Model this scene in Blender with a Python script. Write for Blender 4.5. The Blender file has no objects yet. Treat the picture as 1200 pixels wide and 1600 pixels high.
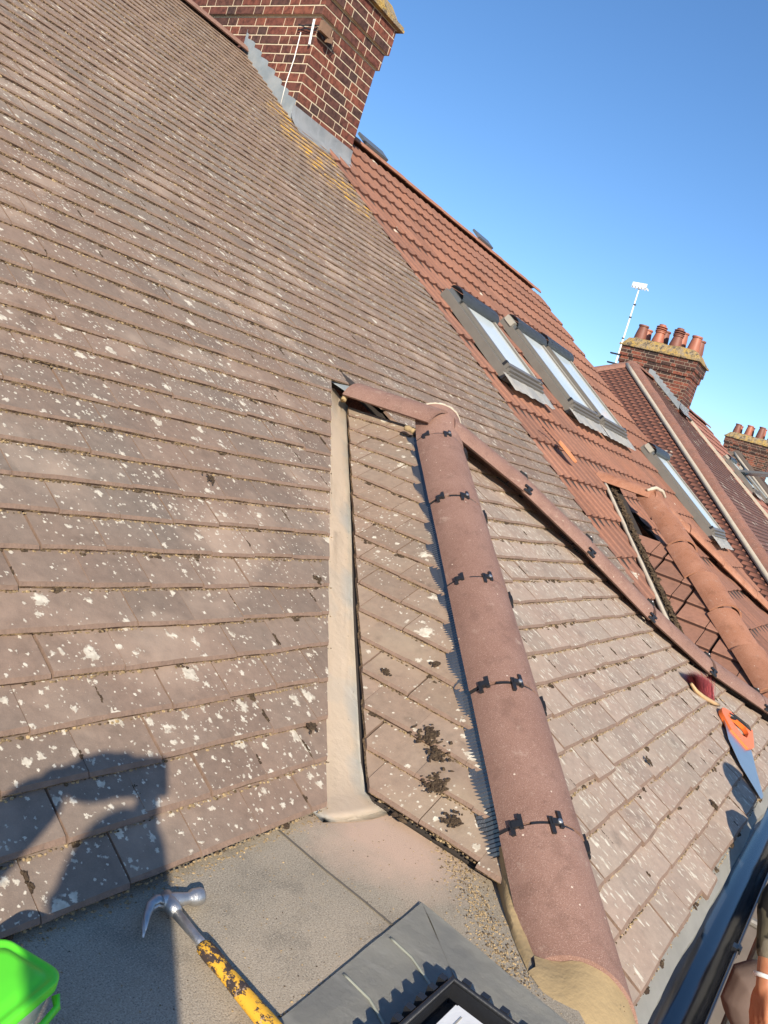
import bpy, bmesh, math, random
from mathutils import Vector, Matrix, noise

# ------------------------------------------------------------------ camera, world, sun
SC = bpy.context.scene
COL = SC.collection
CR = ((0.528276, 0.072044, 0.846011), (-0.791611, -0.318530, 0.521431), (0.307045, -0.945171, -0.111241))  # world axis rows: right, down, forward
RIGHT = Vector((CR[0][0], CR[1][0], CR[2][0])); DOWN = Vector((CR[0][1], CR[1][1], CR[2][1])); FWD = Vector((CR[0][2], CR[1][2], CR[2][2]))
cd = bpy.data.cameras.new('camera'); cam = bpy.data.objects.new('camera', cd); COL.objects.link(cam)
cam.matrix_world = Matrix((RIGHT, -DOWN, -FWD)).transposed().to_4x4()
cd.sensor_fit = 'HORIZONTAL'; cd.sensor_width = 36; cd.lens = 1266.35 / 1200 * 36
cd.clip_start = 0.02; cd.clip_end = 800
SC.camera = cam
SUN_EL = math.radians(27.0); SUN_AZ = math.radians(-138.4)      # azimuth counter-clockwise from +X
w = bpy.data.worlds.new('World'); SC.world = w; w.use_nodes = True
wn = w.node_tree; bg = wn.nodes['Background']
sky = wn.nodes.new('ShaderNodeTexSky'); sky.sky_type = 'NISHITA'; sky.sun_disc = False
sky.sun_elevation = SUN_EL; sky.sun_rotation = math.pi / 2 - SUN_AZ
sky.air_density = 1.0; sky.dust_density = 0.3; sky.ozone_density = 4.0; sky.altitude = 50
hs = wn.nodes.new('ShaderNodeHueSaturation'); hs.inputs['Saturation'].default_value = 1.10
mx = wn.nodes.new('ShaderNodeMix'); mx.data_type = 'RGBA'; mx.blend_type = 'MULTIPLY'; mx.inputs[0].default_value = 1.0; mx.inputs[7].default_value = (.96, .985, 1.03, 1)
wn.links.new(sky.outputs[0], hs.inputs['Color']); wn.links.new(hs.outputs[0], mx.inputs[6]); wn.links.new(mx.outputs[2], bg.inputs[0]); bg.inputs[1].default_value = 0.12
sl = bpy.data.lights.new('sun', 'SUN'); so = bpy.data.objects.new('sun', sl); COL.objects.link(so)
sl.energy = 4.9; sl.angle = math.radians(0.55); sl.color = (1.0, 0.885, 0.72)
SUNV = Vector((math.cos(SUN_EL) * math.cos(SUN_AZ), math.cos(SUN_EL) * math.sin(SUN_AZ), math.sin(SUN_EL)))
so.rotation_euler = SUNV.to_track_quat('Z', 'Y').to_euler()
SC.view_settings.view_transform = 'Standard'; SC.view_settings.look = 'None'
SC.view_settings.exposure = 0.6; SC.view_settings.gamma = 1.0

# ------------------------------------------------------------------ constants of the place
TM, TS, TF = 0.69071, 0.642471, 0.613138      # roof pitches (tan): main slope, bay sides, bay front
CM = -1.45                                    # main slope: z = TM*y + CM
PX, PY, PZ = 2.9755, 1.726, -0.0117           # where the bay's ridge and hips meet
GZ = -6.3                                     # ground
V = Vector
rnd = random.Random(7)

# ------------------------------------------------------------------ mesh and object helpers
def uvl(bm):
    return bm.loops.layers.uv.verify()
def coll(bm):
    return bm.loops.layers.float_color.get('rnd') or bm.loops.layers.float_color.new('rnd')
def new_bm():
    bm = bmesh.new(); uvl(bm); coll(bm); return bm
def empty(name, loc, label=None, cat=None, group=None, rz=0.0):
    o = bpy.data.objects.new(name, None); COL.objects.link(o); o.location = loc; o.rotation_euler = (0, 0, rz)
    o.empty_display_size = .1
    if label: o['label'] = label
    if cat: o['category'] = cat
    if group: o['group'] = group
    return o
def root_inv(o):
    m = Matrix.Identity(4)
    while o:
        m = Matrix.Translation(o.location) @ o.rotation_euler.to_matrix().to_4x4() @ m if o.type == 'EMPTY' else m
        o = o.parent
    return m.inverted()
def obj(name, bm, mats, parent=None, smooth=False, auto=None):
    me = bpy.data.meshes.new(name); bmesh.ops.recalc_face_normals(bm, faces=bm.faces[:]) if smooth == 'fix' else None
    bm.to_mesh(me); bm.free()
    for m in (mats if isinstance(mats, (list, tuple)) else [mats]): me.materials.append(m)
    if smooth: me.polygons.foreach_set('use_smooth', [True] * len(me.polygons))
    if smooth == 'fix' and auto is None: auto = 38
    if auto is not None:
        me.polygons.foreach_set('use_smooth', [True] * len(me.polygons)); me.set_sharp_from_angle(angle=math.radians(auto))
    o = bpy.data.objects.new(name, me); COL.objects.link(o)
    if parent:
        o.parent = parent
        o.matrix_parent_inverse = root_inv(parent) if parent.type == 'EMPTY' else Matrix.Identity(4)
    return o
def tag(o, label, cat, group=None):
    o['label'] = label; o['category'] = cat
    if group: o['group'] = group
    return o
def kind(o, k):
    o['kind'] = k; return o
def addface(bm, vs, mi=0, c=None, uvs=None):
    try: f = bm.faces.new(vs)
    except ValueError: return None
    f.material_index = mi
    if c is not None:
        L = coll(bm)
        for l in f.loops: l[L] = (c[0], c[1], c[2], 1)
    if uvs is not None:
        U = uvl(bm)
        for l, q in zip(f.loops, uvs): l[U].uv = q
    return f
def hexa(bm, p, mi=0, c=None, skip=()):
    """eight corners: bottom 0-3 (counter-clockwise), top 4-7"""
    v = [bm.verts.new(q) for q in p]
    for i, f in enumerate(((3, 2, 1, 0), (4, 5, 6, 7), (0, 1, 5, 4), (1, 2, 6, 5), (2, 3, 7, 6), (3, 0, 4, 7))):
        if i not in skip: addface(bm, [v[k] for k in f], mi, c)
def box(bm, lo, hi, mi=0, c=None):
    x0, y0, z0 = lo; x1, y1, z1 = hi
    hexa(bm, [(x0, y0, z0), (x1, y0, z0), (x1, y1, z0), (x0, y1, z0), (x0, y0, z1), (x1, y0, z1), (x1, y1, z1), (x0, y1, z1)], mi, c)
def obox(bm, O, A, B, C, a, b, c, mi=0, col=None):
    """box centred in the frame O with axes A,B,C and ranges a,b,c"""
    P = lambda i, j, k: O + A * a[i] + B * b[j] + C * c[k]
    hexa(bm, [P(0, 0, 0), P(1, 0, 0), P(1, 1, 0), P(0, 1, 0), P(0, 0, 1), P(1, 0, 1), P(1, 1, 1), P(0, 1, 1)], mi, col)
def tube(bm, pts, rads, seg=10, mi=0, c=None, caps=True, flat=1.0, upv=None):
    pts = [V(p) for p in pts]
    if not isinstance(rads, (list, tuple)): rads = [rads] * len(pts)
    rings = []; prev = None
    for i, p in enumerate(pts):
        t = (pts[min(i + 1, len(pts) - 1)] - pts[max(i - 1, 0)]).normalized()
        ref = upv or (prev if prev is not None else (V((0, 0, 1)) if abs(t.z) < .9 else V((1, 0, 0))))
        a = (ref - t * ref.dot(t)).normalized(); b = t.cross(a); prev = a
        rings.append([bm.verts.new(p + (a * math.cos(k * 2 * math.pi / seg) * flat + b * math.sin(k * 2 * math.pi / seg)) * rads[i]) for k in range(seg)])
    for i in range(len(rings) - 1):
        for k in range(seg):
            addface(bm, [rings[i][k], rings[i][(k + 1) % seg], rings[i + 1][(k + 1) % seg], rings[i + 1][k]], mi, c)
    if caps:
        addface(bm, rings[0][::-1], mi, c); addface(bm, rings[-1], mi, c)
def lathe(bm, O, axis, prof, seg=16, mi=0, c=None):
    axis = V(axis).normalized(); ref = V((1, 0, 0)) if abs(axis.x) < .8 else V((0, 1, 0))
    a = (ref - axis * ref.dot(axis)).normalized(); b = axis.cross(a); rings = []
    for h, r in prof:
        rings.append([bm.verts.new(V(O) + axis * h + (a * math.cos(k * 2 * math.pi / seg) + b * math.sin(k * 2 * math.pi / seg)) * max(r, 1e-4)) for k in range(seg)])
    for i in range(len(rings) - 1):
        for k in range(seg):
            addface(bm, [rings[i][k], rings[i][(k + 1) % seg], rings[i + 1][(k + 1) % seg], rings[i + 1][k]], mi, c)
    addface(bm, rings[0][::-1], mi, c); addface(bm, rings[-1], mi, c)
def sheet(bm, rows, mi=0, c=None, uvs=None):
    g = [[bm.verts.new(p) for p in r] for r in rows]
    for i in range(len(g) - 1):
        for j in range(len(g[0]) - 1):
            addface(bm, [g[i][j], g[i][j + 1], g[i + 1][j + 1], g[i + 1][j]], mi, c, None if uvs is None else [uvs[i][j], uvs[i][j + 1], uvs[i + 1][j + 1], uvs[i + 1][j]])
    return g
def prism(bm, poly, n, th, mi=0, c=None):
    """polygon (3-D points) given thickness th along n"""
    n = V(n); a = [bm.verts.new(V(p)) for p in poly]; b = [bm.verts.new(V(p) + n * th) for p in poly]
    addface(bm, a[::-1], mi, c); addface(bm, b, mi, c)
    for i in range(len(a)):
        j = (i + 1) % len(a); addface(bm, [a[i], a[j], b[j], b[i]], mi, c)
def clipbm(bm, planes):
    for co, no in planes:                     # keeps the side the normal points away from
        r = bmesh.ops.bisect_plane(bm, geom=bm.verts[:] + bm.edges[:] + bm.faces[:], dist=1e-5, plane_co=co, plane_no=no, clear_outer=True)
        ed = [e for e in r['geom_cut'] if isinstance(e, bmesh.types.BMEdge) and e.is_valid and e.is_boundary]
        if ed: bmesh.ops.holes_fill(bm, edges=ed, sides=0)
def vplane(a, b, keep):
    """vertical plane through plan points a and b, keeping the side of plan point keep"""
    d = V((b[0] - a[0], b[1] - a[1], 0)); n = V((d.y, -d.x, 0)).normalized()
    if n.dot(V((keep[0] - a[0], keep[1] - a[1], 0))) > 0: n = -n
    return (V((a[0], a[1], 0)), n)
def merge_bm(dst, src):
    me = bpy.data.meshes.new('tmp'); src.to_mesh(me); src.free(); dst.from_mesh(me); bpy.data.meshes.remove(me)

# ------------------------------------------------------------------ materials
class NT:
    def __init__(s, name):
        s.m = bpy.data.materials.new(name); s.m.use_nodes = True; s.t = s.m.node_tree
        s.b = s.t.nodes['Principled BSDF']
        s.tc = s.t.nodes.new('ShaderNodeTexCoord')
    def n(s, ty, ins=None, **kw):
        nd = s.t.nodes.new('ShaderNode' + ty)
        for k, v in kw.items(): setattr(nd, k, v)
        for k, v in (ins or {}).items(): s.set(nd.inputs[k], v)
        return nd
    def set(s, sock, v):
        if hasattr(v, 'node'): s.t.links.new(v, sock)
        elif isinstance(v, (tuple, list)) and len(v) == 3 and sock.type == 'RGBA': sock.default_value = (*v, 1)
        else: sock.default_value = v
    def math(s, op, a, b=0.0, c=None):
        nd = s.n('Math', {0: a, 1: b}, operation=op)
        if c is not None: s.set(nd.inputs[2], c)
        return nd.outputs[0]
    def mix(s, f, a, b, mode='MIX'):
        nd = s.n('Mix', data_type='RGBA', blend_type=mode); s.set(nd.inputs[0], f); s.set(nd.inputs[6], a); s.set(nd.inputs[7], b)
        return nd.outputs[2]
    def noise(s, vec, scale, detail=3, rough=.55, out=0):
        return s.n('TexNoise', {'Vector': vec, 'Scale': scale, 'Detail': detail, 'Roughness': rough}).outputs[out]
    def ramp(s, f, a, b, lo=0., hi=1.):
        return s.n('MapRange', {0: f, 1: a, 2: b, 3: lo, 4: hi}).outputs[0]
    def mapping(s, vec, scale=(1, 1, 1), loc=(0, 0, 0)):
        return s.n('Mapping', {'Vector': vec, 'Scale': scale, 'Location': loc}).outputs[0]
    def bump(s, h, st, dist=.01):
        nd = s.n('Bump', {'Height': h, 'Strength': st, 'Distance': dist}); s.t.links.new(nd.outputs[0], s.b.inputs['Normal'])
    def out(s, col, rough=.8, spec=.5, metal=0.):
        s.set(s.b.inputs['Base Color'], col); s.set(s.b.inputs['Roughness'], rough)
        s.b.inputs['Specular IOR Level'].default_value = spec; s.b.inputs['Metallic'].default_value = metal
        return s.m
def lichen_mask(M, vec, scale, thr, rmax, patch_scale, patch_lo, patch_hi, stretch=1.0):
    """white crusts: voronoi cells of which some carry a blotch of its own size"""
    v = M.mapping(vec, (1, 1 / stretch, 1))
    wn_ = M.n('TexNoise', {'Vector': v, 'Scale': scale * 3.0, 'Detail': 3.0, 'Roughness': .6}).outputs[1]
    off = M.n('VectorMath', {0: wn_, 1: (.5, .5, .5)}, operation='SUBTRACT').outputs[0]
    off = M.n('VectorMath', {0: off, 3: .9 / scale}, operation='SCALE').outputs[0]
    vv = M.n('VectorMath', {0: v, 1: off}, operation='ADD').outputs[0]
    vo = M.n('TexVoronoi', {'Vector': vv, 'Scale': scale}, voronoi_dimensions='2D')
    cr = M.n('SeparateColor', {0: vo.outputs['Color']}).outputs[0]
    patch = M.ramp(M.noise(vec, patch_scale, 2), patch_lo, patch_hi)
    t = M.math('SUBTRACT', 1.0, M.math('MULTIPLY', patch, 1 - thr))
    r = M.n('MapRange', {0: cr, 1: t, 2: 1.02, 3: 0.0, 4: rmax}); r.clamp = True
    rag = M.math('MULTIPLY', M.math('SUBTRACT', M.noise(vec, scale * 9, 3, .7), .5), .30)
    d = M.math('SUBTRACT', M.math('ADD', r.outputs[0], M.math('MULTIPLY', rag, M.math('MULTIPLY', r.outputs[0], 2.2))), vo.outputs['Distance'])
    return M.ramp(d, -.015, .07, 0, .92)
def tile_material(name, A, B, C, lichen=None, specks=None, stretch=1.0, mossy=.3, rough=.85, groove=0, yellow=None, dust=None, bumpst=.35):
    M = NT(name); uv = M.tc.outputs['UV']; ob = M.tc.outputs['Object']
    at = M.n('Attribute', attribute_name='rnd'); s = M.n('SeparateColor', {0: at.outputs['Color']})
    col = M.mix(s.outputs[0], A, B)
    col = M.mix(M.ramp(M.noise(uv, 1.7, 4), .42, .62), col, C)
    col = M.mix(M.ramp(s.outputs[1], 0, 1, .0, .32), col, M.mix(1.0, col, (.42, .42, .44), 'MULTIPLY'))
    mid = M.noise(uv, 38, 4, .65)
    col = M.mix(M.ramp(mid, .35, .7, .0, .45), col, M.mix(1.0, col, (.55, .55, .56), 'MULTIPLY'))
    fine = M.noise(uv, 420, 3, .7)
    col = M.mix(M.ramp(fine, .45, .75, 0, .35), col, M.mix(1.0, col, (1.6, 1.5, 1.4), 'MULTIPLY'))
    h = M.math('MULTIPLY', fine, .35); h = M.math('ADD', h, mid)
    if groove:
        sx = M.n('SeparateXYZ', {0: uv}).outputs[0]
        g = M.math('SINE', M.math('MULTIPLY', sx, 2 * math.pi / groove))
        gm = M.ramp(g, .3, 1.0)
        col = M.mix(M.math('MULTIPLY', gm, .33), col, M.mix(1.0, col, (.45, .42, .42), 'MULTIPLY'))
        h = M.math('SUBTRACT', h, M.math('MULTIPLY', gm, 1.2))
    # dark algae blotches
    blot = M.ramp(M.noise(M.mapping(uv, (1, 1, 1), (3.1, 9.7, 0)), 9, 5, .62), .58, .70)
    col = M.mix(M.math('MULTIPLY', blot, mossy), col, M.mix(1.0, col, (.38, .37, .36), 'MULTIPLY'))
    if dust:
        dc = M.ramp(M.noise(M.mapping(uv, (1, 1, 1), (11, 4, 0)), 2.6, 4, .6), .52, .68)
        col = M.mix(M.math('MULTIPLY', dc, dust[1]), col, dust[0])
    if lichen:
        for k, L in enumerate(lichen):
            m = lichen_mask(M, M.mapping(uv, (1, 1, 1), (k * 7.3, k * 3.1, 0)), *L, stretch=stretch)
            tint = M.mix(M.ramp(M.noise(uv, 55, 2), .35, .65), (.66, .61, .50), (.44, .39, .31))
            col = M.mix(m, col, tint); h = M.math('ADD', h, M.math('MULTIPLY', m, .7))
    if yellow:
        pos, rad = yellow
        dv = M.n('VectorMath', {0: ob, 1: pos}, operation='DISTANCE').outputs['Value']
        ym = M.ramp(dv, rad * .7, rad, 1.0, 0.0)
        yn = M.ramp(M.noise(uv, 13, 3, .6), .50, .54)
        yn = M.math('MULTIPLY', yn, M.ramp(M.noise(uv, 5, 1), .42, .50))
        col = M.mix(M.math('MULTIPLY', ym, yn), col, (.78, .44, .03))
    M.bump(h, bumpst, .004)
    return M.out(col, rough, .35)
def simple(name, col, rough=.6, metal=0., spec=.5, nscale=30, var=.25, bump=.15, bscale=None, dark=.6):
    M = NT(name); ob = M.tc.outputs['Object']
    n1 = M.noise(ob, nscale, 4, .6)
    c = M.mix(M.ramp(n1, .35, .7, 0, var), col, tuple(x * dark for x in col))
    if bump: M.bump(M.noise(ob, bscale or nscale * 5, 3, .6), bump, .004)
    return M.out(c, rough, spec, metal)
def brick_material(name, cols, rough=.85):
    M = NT(name); ob = M.tc.outputs['Object']; at = M.n('Attribute', attribute_name='rnd'); s = M.n('SeparateColor', {0: at.outputs['Color']})
    cr = M.n('ValToRGB', {0: s.outputs[0]}); e = cr.color_ramp.elements
    e[0].position = 0; e[0].color = (*cols[0], 1); e[1].position = 1; e[1].color = (*cols[-1], 1)
    for i, c in enumerate(cols[1:-1]):
        k = e.new((i + 1) / (len(cols) - 1)); k.color = (*c, 1)
    n1 = M.noise(ob, 22, 5, .7); col = M.mix(M.ramp(n1, .42, .62, 0, .75), cr.outputs[0], M.mix(1.0, cr.outputs[0], (.28, .27, .3), 'MULTIPLY'))
    col = M.mix(M.ramp(M.noise(ob, 6, 4), .56, .7, 0, .6), col, (.05, .03, .025))
    M.bump(M.noise(ob, 160, 3, .7), .5, .004)
    return M.out(col, rough, .3)

LB = (.62, .60, .52)
m_tile = tile_material('weathered_roof_tile', (.234, .168, .127), (.254, .180, .136), (.226, .180, .143),
    lichen=[(17, .76, .36, 1.2, .38, .60), (32, .68, .34, 2.0, .36, .58), (66, .66, .36, 2.6, .36, .58), (120, .80, .40, 3.3, .36, .58)], mossy=.3, dust=((.46, .345, .26), .5), yellow=((5.18, 4.72, 1.82), .75))
m_tile_bay = tile_material('bay_side_roof_tile', (.285, .207, .150), (.310, .222, .164), (.285, .225, .172),
    lichen=[(14, .72, .40, 1.6, .38, .60), (36, .70, .38, 2.2, .36, .58), (90, .72, .38, 2.2, .36, .58)], mossy=.55, dust=((.38, .30, .21), .5))
m_tile_front = tile_material('bay_front_roof_tile', (.365, .275, .212), (.390, .292, .230), (.370, .300, .240),
    lichen=[(34, .76, .32, 2.0, .30, .56), (62, .58, .36, 2.6, .28, .54), (110, .58, .38, 2.6, .30, .56)], stretch=2.4, mossy=.45, dust=((.36, .29, .22), .4))
m_red = tile_material('red_interlocking_tile', (.280, .128, .080), (.31, .150, .098), (.255, .128, .088), lichen=[(5, .93, .25, 1.0, .45, .6)], mossy=.25, groove=.030, bumpst=.45)
m_red_bay = tile_material('red_flat_bay_tile', (.30, .150, .100), (.33, .165, .112), (.27, .140, .095), lichen=[(7, .93, .25, 1.0, .4, .6)], mossy=.4, bumpst=.3)
m_far = tile_material('dark_red_far_tile', (.19, .078, .052), (.22, .090, .060), (.18, .078, .055), lichen=[(2.2, .90, .30, .6, .4, .6)], mossy=.3)
m_far2 = tile_material('lichen_specked_far_tile', (.20, .10, .075), (.22, .11, .085), (.19, .105, .085), lichen=[(4, .65, .42, .9, .35, .55)], mossy=.4)
m_pink = tile_material('plain_pink_red_tile', (.36, .155, .105), (.38, .165, .115), (.35, .155, .11), mossy=.15)
m_greyroof = tile_material('dark_grey_brown_far_tile', (.13, .10, .075), (.15, .115, .09), (.14, .11, .085), mossy=.4)
def grit_material():
    M = NT('tile_edge_grit'); ob = M.tc.outputs['Object']
    n = M.noise(ob, 120, 4, .7)
    col = M.mix(M.ramp(n, .42, .60), (.085, .052, .035), (.50, .36, .21))
    col = M.mix(M.ramp(M.noise(ob, 14, 3), .45, .62), col, (.115, .072, .052))
    M.bump(n, .8, .006); return M.out(col, .95, .2)
m_grit = grit_material()
m_arris = simple('tile_arris_brown', (.225, .150, .110), .9, nscale=45, var=.55, bump=.5, bscale=150, dark=.55)
m_edge_red = simple('red_tile_edge', (.16, .060, .038), .9, nscale=60, var=.6, dark=.35)
m_edge_dk = simple('dark_tile_edge', (.075, .035, .026), .9, nscale=60, var=.4)
m_under = simple('underlay_and_gap_shade', (.035, .028, .024), .95, nscale=20)
def moss_material():
    M = NT('dried_moss'); ob = M.tc.outputs['Object']; at = M.n('Attribute', attribute_name='rnd'); s = M.n('SeparateColor', {0: at.outputs['Color']})
    col = M.mix(s.outputs[0], (.055, .038, .027), (.46, .34, .19)); n = M.noise(ob, 200, 3, .7)
    col = M.mix(M.ramp(n, .4, .65, 0, .6), col, M.mix(1.0, col, (.4, .38, .35), 'MULTIPLY')); M.bump(n, .9, .004)
    return M.out(col, .95, .15)
m_moss = moss_material()
def ridge_material(name, A, B, sparkle=True):
    M = NT(name); ob = M.tc.outputs['Object']; oi = M.n('ObjectInfo').outputs['Random']
    col = M.mix(M.ramp(M.noise(ob, 7, 4), .38, .64), A, B); col = M.mix(M.ramp(oi, 0, 1, 0, .30), col, M.mix(1.0, col, (.62, .58, .56), 'MULTIPLY'))
    g = M.noise(ob, 430, 2, .8)
    col = M.mix(M.ramp(g, .56, .68, 0, .75), col, (.46, .33, .27)); col = M.mix(M.ramp(g, .40, .34, 0, .5), col, (.09, .05, .04))
    sc = M.ramp(M.noise(M.mapping(ob, (5, 5, 12)), 3.5, 5, .7), .60, .74, 0, .55)
    col = M.mix(M.ramp(M.noise(ob, 19, 5, .7), .52, .66, 0, .4), col, M.mix(1.0, col, (.55, .52, .5), 'MULTIPLY'))
    col = M.mix(sc, col, (.45, .34, .27))
    v = M.n('TexVoronoi', {'Vector': ob, 'Scale': 55.0}); cr = M.n('SeparateColor', {0: v.outputs['Color']}).outputs[0]
    spk = M.math('MULTIPLY', M.ramp(v.outputs['Distance'], .16, .10), M.ramp(cr, .93, .95)); col = M.mix(spk, col, (.62, .52, .42))
    M.bump(g, .55, .004); return M.out(col, .8, .4)
m_ridge = ridge_material('brown_granular_ridge', (.245, .136, .102), (.280, .162, .124))
m_ridge_o = ridge_material('orange_clay_ridge', (.34, .145, .078), (.40, .185, .110))
m_ridge_far = ridge_material('far_clay_ridge', (.27, .125, .085), (.22, .11, .08))
m_mortar = simple('ochre_mortar', (.36, .262, .135), .95, nscale=9, var=.6, bump=.6, bscale=70, dark=.72)
m_mortar_pale = simple('pale_mortar', (.48, .42, .33), .95, nscale=20, var=.4, bump=.5, bscale=90)
m_black = simple('black_plastic', (.018, .019, .022), .38, nscale=30, var=.4)
m_memb = simple('dry_ridge_membrane', (.030, .031, .034), .16, spec=.9, nscale=50, var=.3, bump=.1)
m_steel = simple('steel', (.60, .59, .57), .42, metal=.9, nscale=60, var=.6, bump=.25)
m_pale_rib = simple('painted_pleat_glint', (.26, .25, .22), .5, nscale=60, var=.5)  # pale tone painted in for sun glints on the black pleats
def lead_material(name, A, B, dust=None, dpos=None):
    M = NT(name); ob = M.tc.outputs['Object']
    col = M.mix(M.ramp(M.noise(ob, 6, 4), .38, .62), A, B)
    col = M.mix(M.ramp(M.noise(M.mapping(ob, (14, 3, 3)), 2, 4, .65), .55, .68, 0, .5), col, tuple(x * 1.5 for x in A))
    if dust:
        dn = M.ramp(M.noise(M.mapping(ob, (2.2, 2.2, 2.2), (2, 1, 0)), 2.4, 4, .55), .40, .58)
        uvx = M.n('SeparateXYZ', {0: M.tc.outputs['UV']}).outputs[0]
        band = M.math('MULTIPLY', M.ramp(uvx, .0, .22), M.ramp(uvx, 1.0, .62))
        col = M.mix(M.math('MULTIPLY', M.ramp(M.math('ADD', M.math('MULTIPLY', band, .75), M.math('MULTIPLY', dn, .45)), .25, .85), .95), col, dust)
        col = M.mix(M.ramp(M.noise(ob, 90, 4, .7), .66, .72, 0, .7), col, (.12, .07, .04))
    M.bump(M.noise(ob, 16, 4, .6), .35, .01); return M.out(col, .62, .45)
m_lead_v = lead_material('dusty_valley_lead', (.55, .55, .52), (.62, .60, .55), dust=(.80, .67, .52))
m_lead = lead_material('weathered_lead', (.38, .375, .335), (.48, .465, .395))
m_lead_new = lead_material('bright_lead', (.36, .39, .42), (.46, .48, .50))
m_lead_step = lead_material('blue_grey_lead', (.19, .225, .25), (.26, .285, .30))
m_lead_pale = lead_material('pale_apron_lead', (.52, .53, .52), (.66, .64, .58))
def felt_material():
    M = NT('mineral_felt'); ob = M.tc.outputs['Object']
    col = M.mix(M.ramp(M.noise(ob, 3.2, 5, .6), .38, .62), (.41, .342, .255), (.32, .275, .208))
    col = M.mix(M.ramp(M.noise(M.mapping(ob, (1, 1, 1), (3, 8, 1)), 7, 6, .7), .50, .66, 0, .6), col, (.175, .152, .118)); g = M.noise(ob, 330, 3, .8); col = M.mix(M.ramp(g, .53, .66, 0, .85), col, (.54, .48, .37)); col = M.mix(M.ramp(g, .46, .36, 0, .75), col, (.10, .09, .075))
    col = M.mix(M.ramp(M.noise(ob, 26, 4, .7), .56, .68, 0, .35), col, (.32, .26, .18))
    d = M.n('VectorMath', {0: ob, 1: (1.585, .690, -.88)}, operation='DISTANCE').outputs['Value']
    d = M.math('ADD', d, M.math('MULTIPLY', M.math('SUBTRACT', M.noise(ob, 9, 4, .6), .5), .22))
    col = M.mix(M.ramp(d, .23, .07, 0, .85), col, (.60, .42, .31))
    M.bump(g, .5, .003); return M.out(col, .92, .3)
m_felt = felt_material()
m_brick = brick_material('dark_red_brick', [(.075, .042, .036), (.15, .052, .038), (.21, .070, .045), (.09, .045, .038), (.24, .080, .048)])
m_brick_far = brick_material('sooty_brick', [(.045, .03, .028), (.08, .038, .03), (.28, .09, .055), (.06, .035, .03), (.20, .07, .045)])
m_joint = simple('cream_mortar_joint', (.60, .50, .36), .95, nscale=30, var=.5, bump=.5)
m_joint_far = simple('grey_mortar_joint', (.30, .24, .18), .95, nscale=30, var=.5)
m_wall = brick_material('house_wall_brick', [(.16, .07, .05), (.24, .09, .06), (.30, .11, .07)])
def haunch_material():
    M = NT('lichen_covered_mortar'); ob = M.tc.outputs['Object']
    col = M.mix(M.ramp(M.noise(ob, 7, 5, .7), .40, .60), (.27, .22, .16), (.42, .28, .085)); col = M.mix(M.ramp(M.noise(ob, 11, 5, .7), .50, .60), col, (.12, .10, .075))
    M.bump(M.noise(ob, 30, 4, .7), .8, .03); return M.out(col, .95, .2)
m_haunch = haunch_material()
m_pot = simple('terracotta_pot', (.36, .125, .072), .55, nscale=5, var=.5, dark=.6)
m_pot_dk = simple('sooty_terracotta_pot', (.20, .075, .050), .6, nscale=5, var=.5)
m_frame = simple('grey_brown_window_frame', (.150, .138, .120), .45, nscale=12, var=.3, spec=.6)
m_frame_dk = simple('blue_grey_window_cover', (.105, .115, .125), .35, nscale=12, var=.3, spec=.6)
m_cap = simple('pale_aluminium_end_cap', (.36, .34, .29), .5, nscale=20, var=.3)
def glass_material():
    M = NT('window_glass_over_blind'); ob = M.tc.outputs['Object']
    M.b.inputs['Coat Weight'].default_value = .5; M.b.inputs['Coat Roughness'].default_value = .06
    return M.out(M.mix(M.ramp(M.noise(ob, 1.2, 2), .4, .6), (.56, .62, .60), (.64, .68, .65)), .35, .4)
m_glass = glass_material()
m_white = simple('white_plastic', (.74, .74, .72), .4, nscale=15, var=.15)
m_gutter = simple('black_gutter_plastic', (.022, .024, .030), .16, spec=.8, nscale=8, var=.5, bump=.05)
m_rim = simple('scuffed_gutter_lip', (.13, .11, .095), .5, nscale=30, var=.5)
m_cream = simple('pale_underlay_strip', (.50, .49, .45), .8, nscale=12, var=.4)
m_wood = simple('pale_wood', (.50, .33, .17), .7, nscale=25, var=.4)
def board_material():
    M = NT('scaffold_board_wood'); ob = M.tc.outputs['Object']
    n = M.noise(M.mapping(ob, (1.5, 40, 4)), 3, 4, .6); col = M.mix(M.ramp(n, .35, .65), (.40, .27, .15), (.27, .19, .12)); M.bump(n, .3, .004); return M.out(col, .85, .3)
m_board = board_material()
m_galv = simple('galvanised_tube', (.36, .35, .32), .45, metal=.6, nscale=25, var=.5)
m_ground = simple('ground_paving', (.22, .19, .15), .95, nscale=1.5, var=.6, bump=.3)

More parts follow.
